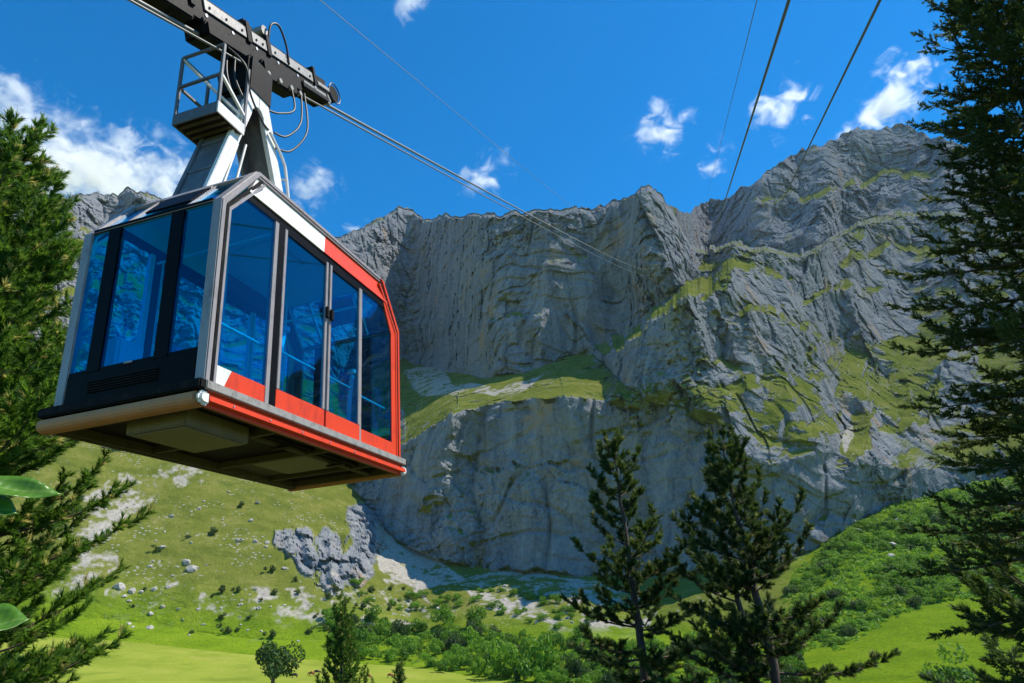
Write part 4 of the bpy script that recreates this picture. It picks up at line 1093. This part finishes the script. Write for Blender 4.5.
conifer("pine_tree", "shorter dark pine of the pair, its trunk the left-hand one", trunk_line((756, 683), (712, 478), 23.5, 24), .40,
        lambda q: (2.6 * (1 - q) ** .7 + .2), whorl=.6, per_whorl=4, up=lambda q: 0 + 40 * q, curve_up=34, second=.25, sec_len=.48, shoot=.16, sub=5, per=34, nl=.13, nw=.019,
        spread=(22, 55), mat='pine', tr=.16, seed=31, gap=.3, tipf=.10, tone0=.25, jit=.4)
conifer("pine_tree", "young sunlit pine standing before the meadow below the cabin", trunk_line((342, 690), (340, 604), 62, 62), .30,
        lambda q: (3.3 * (1 - q) ** .6 + .3), whorl=.75, per_whorl=6, up=lambda q: 18 + 40 * q, curve_up=30, second=.36, sec_len=.8, shoot=.26, sub=3, per=26, nl=.20, nw=.03,
        spread=(22, 60), mat='leftpine', tr=.20, seed=41, gap=.12, tipf=.10, tone0=.2, jit=.35)
conifer("pine_tree", "tip of a small pine at the bottom edge right of the young pine", trunk_line((399, 700), (399, 672), 62, 62), .30,
        lambda q: (1.4 * (1 - q) ** .6 + .2), whorl=.7, per_whorl=5, up=lambda q: 18 + 40 * q, curve_up=30, second=.36, sec_len=.7, shoot=.26, sub=3, per=22, nl=.20, nw=.03,
        spread=(22, 60), mat='pine', tr=.14, seed=47, gap=.12, tipf=.16, tone0=.6, jit=.35)
conifer("pine_tree", "low pine branches in the bottom right corner under the spruce", trunk_line((1075, 683), (1058, 545), 15, 15.2), .25,
        lambda q: (2.4 * (1 - q) ** .6 + .2), whorl=.5, per_whorl=6, up=lambda q: -10 + 40 * q, curve_up=26, second=.2, sec_len=.5, shoot=.15, sub=4, per=34, nl=.11, nw=.015,
        spread=(22, 60), mat='pine', tr=.16, seed=52, gap=.15, tipf=.04, tone0=.2, jit=.35, cull=cull_far)

# ---- broad-leaved shrubs and trees
def leaf_clump(name, seed, n=700, lobes=7, size=.12, flat=.75, mat='leaf', trunk=False):
    rng = np.random.default_rng(seed)
    cs = rng.normal(0, .42, (lobes, 3)) * np.array([1, 1, .55]) + np.array([0, 0, .55]); rs = rng.uniform(.28, .52, lobes)
    k = rng.integers(0, lobes, n)
    u = rng.normal(size=(n, 3)); u /= np.linalg.norm(u, axis=1)[:, None]
    rr = rs[k] * rng.uniform(.55, 1.06, n) ** .6
    c = cs[k] + u * rr[:, None] * np.array([1, 1, flat]); c[:, 2] = np.maximum(c[:, 2], .03 + .1 * rng.random(n))
    nrm = u * .7 + rng.normal(0, .5, (n, 3)); nrm /= np.linalg.norm(nrm, axis=1)[:, None]
    a = np.cross(nrm, rng.normal(size=(n, 3))); a /= np.linalg.norm(a, axis=1)[:, None]; b = np.cross(nrm, a)
    s = size * rng.uniform(.6, 1.3, n)[:, None]
    v = np.stack([c - a * s, c - b * s * .55 + nrm * s * .1, c + a * s, c + b * s * .55 + nrm * s * .1], 1).reshape(-1, 3)
    f = np.arange(n * 4).reshape(-1, 4)
    tone = np.repeat(np.clip(.45 + rng.normal(0, .2, n) + (rs[k] - .4), 0, 1), 4); tip = np.repeat((rng.random(n) < .12) * .6, 4)
    o = new_mesh_obj(name, v, f, V[mat]); add_attr(o, "tone", tone); add_attr(o, "tip", tip)
    me = o.data; bpy.data.objects.remove(o); return me
CLUMPS = [leaf_clump("shrub_leaves", 60 + k, 1300, 7 + k % 4, .085) for k in range(5)]
OLIVE = [leaf_clump("olive_leaves", 80 + k, 380, 5, .14, mat='olive') for k in range(2)]
DARK = [leaf_clump("dark_leaves", 70 + k, 2000, 10, .075, 1.0, 'darkleaf') for k in range(2)]
def put(me, name, loc, sc, rng, label, cat, group=None, zs=.9, sink=.08):
    o = bpy.data.objects.new(name, me); col.objects.link(o)
    o.location = Vector(loc) - Vector((0, 0, sc * sink)); o.scale = (sc, sc, sc * zs * rng.uniform(.85, 1.2)); o.rotation_euler = (0, 0, rng.random() * 6.28)
    tag(o, label, cat, group); return o
def scatter(poly, n, rng, mind, size, maxtry=20000, keep=None):
    xs = [p[0] for p in poly]; ys = [p[1] for p in poly]; pts = []
    for _ in range(maxtry):
        x, y = rng.uniform(min(xs), max(xs)), rng.uniform(min(ys), max(ys))
        if not bool(in_poly(np.array([x]), np.array([y]), poly)[0]): continue
        if keep is not None and not keep(x, y): continue
        s = rng.uniform(*size)
        if any((x - a) ** 2 + ((y - b) * 1.5) ** 2 < (mind * (s + t) / 2) ** 2 for a, b, t in pts): continue
        pts.append((x, y, s))
        if len(pts) >= n: break
    return sorted(pts, key=lambda p: p[1])
def plant_shrubs():
    rng = np.random.default_rng(5)
    nz_ = lambda x, y, s: float(fbm(np.array([[x / s, y / s * 1.6, .3]]), 2)[0])
    # right-hand slope below the cliffs
    poly = [(790, 640), (786, 596), (800, 576), (830, 552), (862, 528), (895, 512), (940, 500), (1000, 485), (1060, 480), (1060, 600), (985, 592), (940, 600), (905, 612), (870, 626), (840, 648)]
    for (x, y, s) in scatter(poly, 295, rng, .6, (6, 14), keep=lambda x, y: nz_(x, y, 46) > -.16):
        t = terrain_at(x, y)
        if t is None: continue
        P = t[0]; dist = float(np.linalg.norm(P)); put((CLUMPS + DARK[1:] + CLUMPS[:3])[rng.integers(9)], "shrub", P, s / F_PX * dist * .62, rng, "rounded green shrub on the slope at the right below the cliffs", "shrub", "shrubs on the right-hand slope")
    # belt of trees between scree and meadow
    poly = [(332, 614), (352, 612), (384, 628), (420, 628), (455, 624), (500, 636), (560, 644), (640, 646), (740, 648), (800, 648), (800, 690), (560, 692), (440, 672), (330, 656)]
    for (x, y, s) in scatter(poly, 170, rng, .58, (8, 19), keep=lambda x, y: nz_(x, y, 40) > -.3 or y > 640):
        t = terrain_at(x, y); P = t[0] if t is not None else meadow_at(x, y)
        dist = float(np.linalg.norm(P)); put((CLUMPS + DARK + CLUMPS[:2])[rng.integers(9)], "broadleaf_tree", P, s / F_PX * dist * .62, rng, "leafy green tree in the belt between the scree and the meadow", "tree", "belt of trees along the meadow", 1.25)
    # pale green taller trees in the belt
    for (x, y, s, lab) in ((505, 678, 26, "pale green tree in the belt, left of two pale ones"), (541, 682, 28, "pale green tree in the belt, right of two pale ones")):
        t = terrain_at(x, y); P = t[0] if t is not None else meadow_at(x, y)
        put(CLUMPS[1], "broadleaf_tree", P, s / F_PX * float(np.linalg.norm(P)) * .7, rng, lab, "tree", None, 1.5)
    # scattered bushes on the grass slope
    poly = [(110, 600), (180, 520), (240, 500), (330, 590), (400, 585), (450, 605), (330, 640), (180, 645)]
    for (x, y, s) in scatter(poly, 34, rng, 1.3, (4, 10)):
        t = terrain_at(x, y)
        if t is None: continue
        P = t[0]; put(OLIVE[rng.integers(2)], "shrub", P, s / F_PX * float(np.linalg.norm(P)) * .6, rng, "small dark shrub dotting the grass slope under the cabin", "shrub", "shrubs on the grass slope")
    poly = [(360, 575), (400, 600), (480, 585), (560, 600), (620, 615), (560, 632), (470, 605), (400, 612), (350, 600)]
    for (x, y, s) in scatter(poly, 40, rng, 1.0, (5, 12)):
        t = terrain_at(x, y)
        if t is None: continue
        P = t[0]; put(CLUMPS[rng.integers(5)], "shrub", P, s / F_PX * float(np.linalg.norm(P)) * .6, rng, "low green shrub growing among the scree below the shaded cliff", "shrub", "shrubs among the scree")
    # the round tree on the meadow
    P = meadow_at(272, 690); d = float(np.linalg.norm(P))
    r = empty("broadleaf_tree", P); tag(r, "round dark green tree standing alone on the meadow", "tree")
    k = d / F_PX
    for q, me in enumerate(DARK[:1]):
        o = bpy.data.objects.new("crown", me); col.objects.link(o); o.parent = r; o.location = (0, 0, 9 * k); o.scale = (21 * k, 21 * k, 23 * k)
    v, f = tubes([[(0, 0, -.5), (0, 0, 8 * k), (.3, 0, 20 * k)]], [[2.0 * k, 1.6 * k, .8 * k]], 8)
    new_mesh_obj("trunk", v, f, V['bark'], r, True)
    P = meadow_at(948, 700)
    put(CLUMPS[2], "shrub", terrain_at(948, 690)[0], 17 / F_PX * 330, rng, "leafy bush at the bottom edge left of the low pine branches", "shrub")
plant_shrubs()
def undergrowth():
    """low scrub between the shrubs of the right-hand slope and under the tree belt: nobody could count it"""
    rng = np.random.default_rng(99)
    polys = [[(780, 650), (786, 592), (800, 568), (830, 544), (862, 520), (895, 505), (940, 493), (1000, 479), (1060, 474), (1060, 604), (985, 596), (940, 602), (905, 614), (870, 630), (840, 652)],
             [(345, 616), (400, 632), (455, 626), (500, 636), (560, 642), (640, 644), (740, 646), (790, 646), (790, 676), (560, 690), (440, 668), (338, 652)]]
    C, Sz = [], []
    for poly, n in zip(polys, (2600, 900)):
        xs = np.array([p[0] for p in poly]); ys = np.array([p[1] for p in poly])
        x = rng.uniform(xs.min(), xs.max(), n * 3); y = rng.uniform(ys.min(), ys.max(), n * 3)
        ok = in_poly(x, y, poly) & (fbm(np.stack([x / 30, y / 20, x * 0], -1), 3) > -.22)
        for a, b in list(zip(x[ok], y[ok]))[:n]:
            t = terrain_at(a, b)
            if t is not None: C.append(t[0]); Sz.append(rng.uniform(1.6, 4.2) / F_PX * float(np.linalg.norm(t[0])))
    C = np.array(C); Sz = np.array(Sz); per = 34; n = len(C) * per
    k = np.repeat(np.arange(len(C)), per)
    u = rng.normal(size=(n, 3)); u /= np.linalg.norm(u, axis=1)[:, None]; u[:, 2] = np.abs(u[:, 2])
    c = C[k] + u * (Sz[k] * rng.uniform(.5, 1.0, n))[:, None] * np.array([1, 1, .8])
    nr = u * .7 + rng.normal(0, .5, (n, 3)); nr /= np.linalg.norm(nr, axis=1)[:, None]
    a = np.cross(nr, rng.normal(size=(n, 3))); a /= np.linalg.norm(a, axis=1)[:, None]; b = np.cross(nr, a)
    s = (Sz[k] * .26 * rng.uniform(.6, 1.3, n))[:, None]
    v = np.stack([c - a * s, c - b * s * .6, c + a * s, c + b * s * .6], 1).reshape(-1, 3)
    o = new_mesh_obj("undergrowth", v, np.arange(n * 4).reshape(-1, 4), V['leaf'])
    tone = np.clip(.45 + .8 * fbm(C / 25, 2) + rng.normal(0, .15, len(C)), 0, 1)
    add_attr(o, "tone", np.repeat(tone[k], 4)); add_attr(o, "tip", np.repeat((rng.random(n) < .15) * .7, 4))
    tag(o, "low green scrub covering the ground between the shrubs", "undergrowth", kind="stuff")
undergrowth()
# ---------------------------------------------------------------- boulders
def stone_mat():
    m, nt, out = new_mat("pale_limestone_boulder")
    geo = nt.add('ShaderNodeNewGeometry'); pos = geo.outputs['Position']
    n = nt.noise(pos, .9, 6, .65, .4)
    b = nt.add('ShaderNodeBsdfDiffuse'); nt.put(b.inputs['Color'], nt.ramp(n, [(.3, (.20, .19, .17)), (.5, (.36, .345, .32)), (.7, (.48, .46, .42))]))
    nt.put(b.inputs['Normal'], nt.bump(n, .8, .4)); nt.put(out.inputs['Surface'], b.outputs[0]); return m
def build_boulders():
    rng = np.random.default_rng(12); mat = stone_mat(); protos = []
    for k in range(5):
        bm = bmesh.new(); bmesh.ops.create_icosphere(bm, subdivisions=2, radius=1.0)
        co = np.array([v.co[:] for v in bm.verts]); dsp = 1 + .28 * facets(co * 1.1 + k * 9, 1.0, k) + .15 * fbm(co * 2 + k, 2)
        for v, s in zip(bm.verts, dsp): v.co = v.co * float(s)
        me = bpy.data.meshes.new("boulder"); bm.to_mesh(me); bm.free(); me.materials.append(mat); protos.append(me)
    spots = [(192, 569, 11), (186, 563, 8), (161, 548, 7), (154, 590, 6), (240, 540, 7), (255, 542, 6), (120, 588, 9), (132, 592, 7), (150, 628, 6), (640, 578, 6)]
    poly = [(105, 500), (200, 470), (330, 500), (370, 590), (440, 600), (440, 640), (330, 645), (120, 632)]
    pts = [(x, y, s) for x, y, s in spots] + scatter(poly, 70, rng, 1.0, (2.0, 4.6))
    pts += scatter([(440, 580), (600, 585), (640, 610), (600, 630), (500, 610)], 40, rng, 1.0, (2.2, 5))
    pts += scatter([(845, 520), (900, 520), (900, 560), (845, 560)], 6, rng, 1.5, (5, 9))
    for (x, y, s) in pts:
        t = terrain_at(x, y)
        if t is None: continue
        P = t[0]; d = float(np.linalg.norm(P)); sc = s / F_PX * d * .5
        o = bpy.data.objects.new("boulder", protos[rng.integers(5)]); col.objects.link(o)
        o.location = Vector(P); o.scale = (sc * rng.uniform(.8, 1.4), sc * rng.uniform(.8, 1.2), sc * rng.uniform(.55, .9)); o.rotation_euler = (rng.normal(0, .2), rng.normal(0, .2), rng.random() * 6)
        g = ("boulders on the grass slope", "pale limestone boulder lying on the grass slope under the cabin") if x < 440 else (("boulders on the scree", "pale boulder lying on the scree below the shaded cliff") if x < 700 else ("boulders among the shrubs", "pale boulder among the shrubs on the right-hand slope"))
        tag(o, g[1], "boulder", g[0])
build_boulders()

# ---------------------------------------------------------------- cattle on the meadow
def build_cow(loc, rz, mat, label):
    bm = bmesh.new(); L = bm.verts.layers.skin.verify()
    J = {}
    def v(n, p, r): J[n] = bm.verts.new(p); J[n][L].radius = r if isinstance(r, tuple) else (r, r)
    v('hip', (0, -.75, 1.05), (.30, .36)); v('belly', (0, -.1, .98), (.36, .42)); v('chest', (0, .5, 1.05), (.28, .38)); v('neck', (0, .95, .95), (.16, .22)); v('poll', (0, 1.25, .62), (.14, .16)); v('muzzle', (0, 1.42, .30), (.09, .09))
    v('tail', (0, -1.02, 1.12), .05); v('tail2', (0, -1.10, .55), .035)
    E = [('hip', 'belly'), ('belly', 'chest'), ('chest', 'neck'), ('neck', 'poll'), ('poll', 'muzzle'), ('hip', 'tail'), ('tail', 'tail2')]
    for s in (-1, 1):
        v(f'th{s}', (s * .24, -.80, .80), (.15, .18)); v(f'hk{s}', (s * .24, -.92, .46), .075); v(f'hf{s}', (s * .24, -.84, .03), .06)
        v(f'sh{s}', (s * .20, .52, .72), .14); v(f'kn{s}', (s * .20, .56, .40), .07); v(f'ff{s}', (s * .20, .53, .03), .06); v(f'ear{s}', (s * .26, 1.16, .72), .04)
        E += [('hip', f'th{s}'), (f'th{s}', f'hk{s}'), (f'hk{s}', f'hf{s}'), ('chest', f'sh{s}'), (f'sh{s}', f'kn{s}'), (f'kn{s}', f'ff{s}'), ('poll', f'ear{s}')]
    for a, b in E: bm.edges.new((J[a], J[b]))
    J['belly'][L].use_root = True
    me = bpy.data.meshes.new("cow"); bm.to_mesh(me); bm.free(); me.materials.append(mat)
    o = bpy.data.objects.new("cow", me); col.objects.link(o)
    o.modifiers.new("skin", 'SKIN'); o.modifiers.new("sub", 'SUBSURF').levels = 1
    o.location = loc; o.rotation_euler = (0, 0, rz); o.scale = (1.15,) * 3
    tag(o, label, "cow", "cattle on the meadow")
brown = paint("russet_hide", (.36, .11, .035), .8, 0, .3, 2.0); darkhide = paint("dark_hide", (.05, .028, .018), .8, 0, .3, 2.0)
for (x, y, rz, mt, lab) in ((311, 676, 1.2, brown, "russet cow grazing left of the young pine"), (317, 674.5, -1.4, darkhide, "dark cow grazing close beside the young pine's left side"), (294, 678, 1.5, darkhide, "dark cow grazing nearest the round tree"),
                            (368, 679, 1.5, brown, "russet cow right of the young pine"), (390.5, 678, -1.5, brown, "russet cow farthest right on the meadow")):
    P = meadow_at(x, y); build_cow((P[0], P[1], float(ground_z(P[0], P[1]))), rz, mt, lab)

# ---------------------------------------------------------------- broad leaves close to the camera on the left
def leaf_material():
    m, nt, out = new_mat("glossy_broad_leaf")
    tc = nt.add('ShaderNodeTexCoord'); ob = tc.outputs['Object']
    sep = nt.add('ShaderNodeSeparateXYZ'); nt.put(sep.inputs[0], ob)
    vein = nt.add('ShaderNodeTexWave'); vein.wave_type = 'BANDS'; vein.inputs['Scale'].default_value = 26; vein.inputs['Distortion'].default_value = 1.5
    nt.put(vein.inputs['Vector'], nt.mapping(ob, (1, .6, 1), (0, 0, .6)))
    mid = nt.sstep(nt.math('ABSOLUTE', sep.outputs[1]), .0035, .0012)
    c = nt.mix(nt.noise(ob, 30, 4), (.075, .20, .018), (.12, .27, .03)); c = nt.mix(nt.math('MULTIPLY', mid, .6), c, (.22, .36, .07))
    p = nt.add('ShaderNodeBsdfPrincipled'); nt.put(p.inputs['Base Color'], c); p.inputs['Roughness'].default_value = .32
    nt.put(p.inputs['Normal'], nt.bump(vein.outputs[0], .25, .002))
    t = nt.add('ShaderNodeBsdfTranslucent'); t.inputs['Color'].default_value = (.16, .36, .02, 1)
    mx = nt.add('ShaderNodeMixShader'); mx.inputs[0].default_value = .4; nt.put(mx.inputs[1], p.outputs[0]); nt.put(mx.inputs[2], t.outputs[0]); nt.put(out.inputs['Surface'], mx.outputs[0]); return m
def build_leaves():
    r = 1.6
    base = at_pixel(-70, 560, r=r); g = float(ground_z(base.x, base.y))
    root = empty("sapling", (base.x, base.y, g)); tag(root, "sapling with glossy broad leaves reaching in at the left edge", "sapling")
    lm = leaf_material()
    def loc(px, py, rr=r): return at_pixel(px, py, r=rr) - root.location
    stem = [Vector((0, 0, -.05)), loc(-66, 760), loc(-60, 640), loc(-50, 545), loc(-40, 470)]
    MB().tube(spline(stem, 6), [.009] * 25, 8).build("stem", V['greybark'], root, True)
    # base px, tip px, width px, roll
    for (a, b, w, roll, sag) in (((-30, 486), (64, 490), 19, .75, .10), ((-26, 500), (19, 511), 15, .9, .12), ((-34, 628), (29, 616), 22, 1.0, .10), ((-44, 560), (-12, 548), 18, .6, .1), ((-40, 470), (-20, 430), 18, .7, .1)):
        A, B = loc(*a), loc(*b, rr=r * .985); ax = (B - A); Ln = ax.length; ax.normalize()
        view = (root.location + (A + B) / 2).normalized()
        up = ax.cross(view).normalized(); nrm = up.cross(ax).normalized()
        wd = up * math.cos(roll) + nrm * math.sin(roll); nn = ax.cross(wd)
        if nn.z < 0: nn = -nn
        hw = w / F_PX * r / max(.3, math.cos(roll)) * .5
        n, m = 14, 7; vs, fs = [], []
        for i in range(n + 1):
            t = i / n; prof = (math.sin(math.pi * t ** .78) ** .8) * (1 - .25 * t)
            for j in range(m):
                u = (j / (m - 1) - .5) * 2
                vs.append((t * Ln, u * hw * prof, -sag * Ln * t * t + .28 * hw * abs(u) ** 1.5 * prof + .004 * math.sin(9 * t + 2 * u)))
        for i in range(n):
            for j in range(m - 1): q = i * m + j; fs.append((q, q + 1, q + m + 1, q + m))
        o = new_mesh_obj("leaf", np.array(vs), np.array(fs), lm, root, True)
        o.matrix_local = Matrix.Translation(A) @ Matrix((ax, wd, ax.cross(wd))).transposed().to_4x4()
        so = o.modifiers.new("thickness", 'SOLIDIFY'); so.thickness = .0006
        MB().tube([A, A + (stem[3] - A) * .5, stem[3]], .0022, 6).build("leaf_stalk", V['leaf'], root, True)
build_leaves()

# ---------------------------------------------------------------- thin mountain air
def build_haze():
    o = MB().box(-1900, 1900, -120, 2300, -36, 1250).build("haze", new_haze())
    o["kind"] = "stuff"; o["label"] = "thin blue mountain air between the camera and the cliffs"
def new_haze():
    m, nt, out = new_mat("mountain_air")
    v = nt.add('ShaderNodeVolumePrincipled')
    v.inputs['Color'].default_value = (.46, .70, 1.0, 1); v.inputs['Density'].default_value = HAZE; v.inputs['Anisotropy'].default_value = .3
    nt.put(out.inputs['Volume'], v.outputs[0]); return m
HAZE = .000024
build_haze()
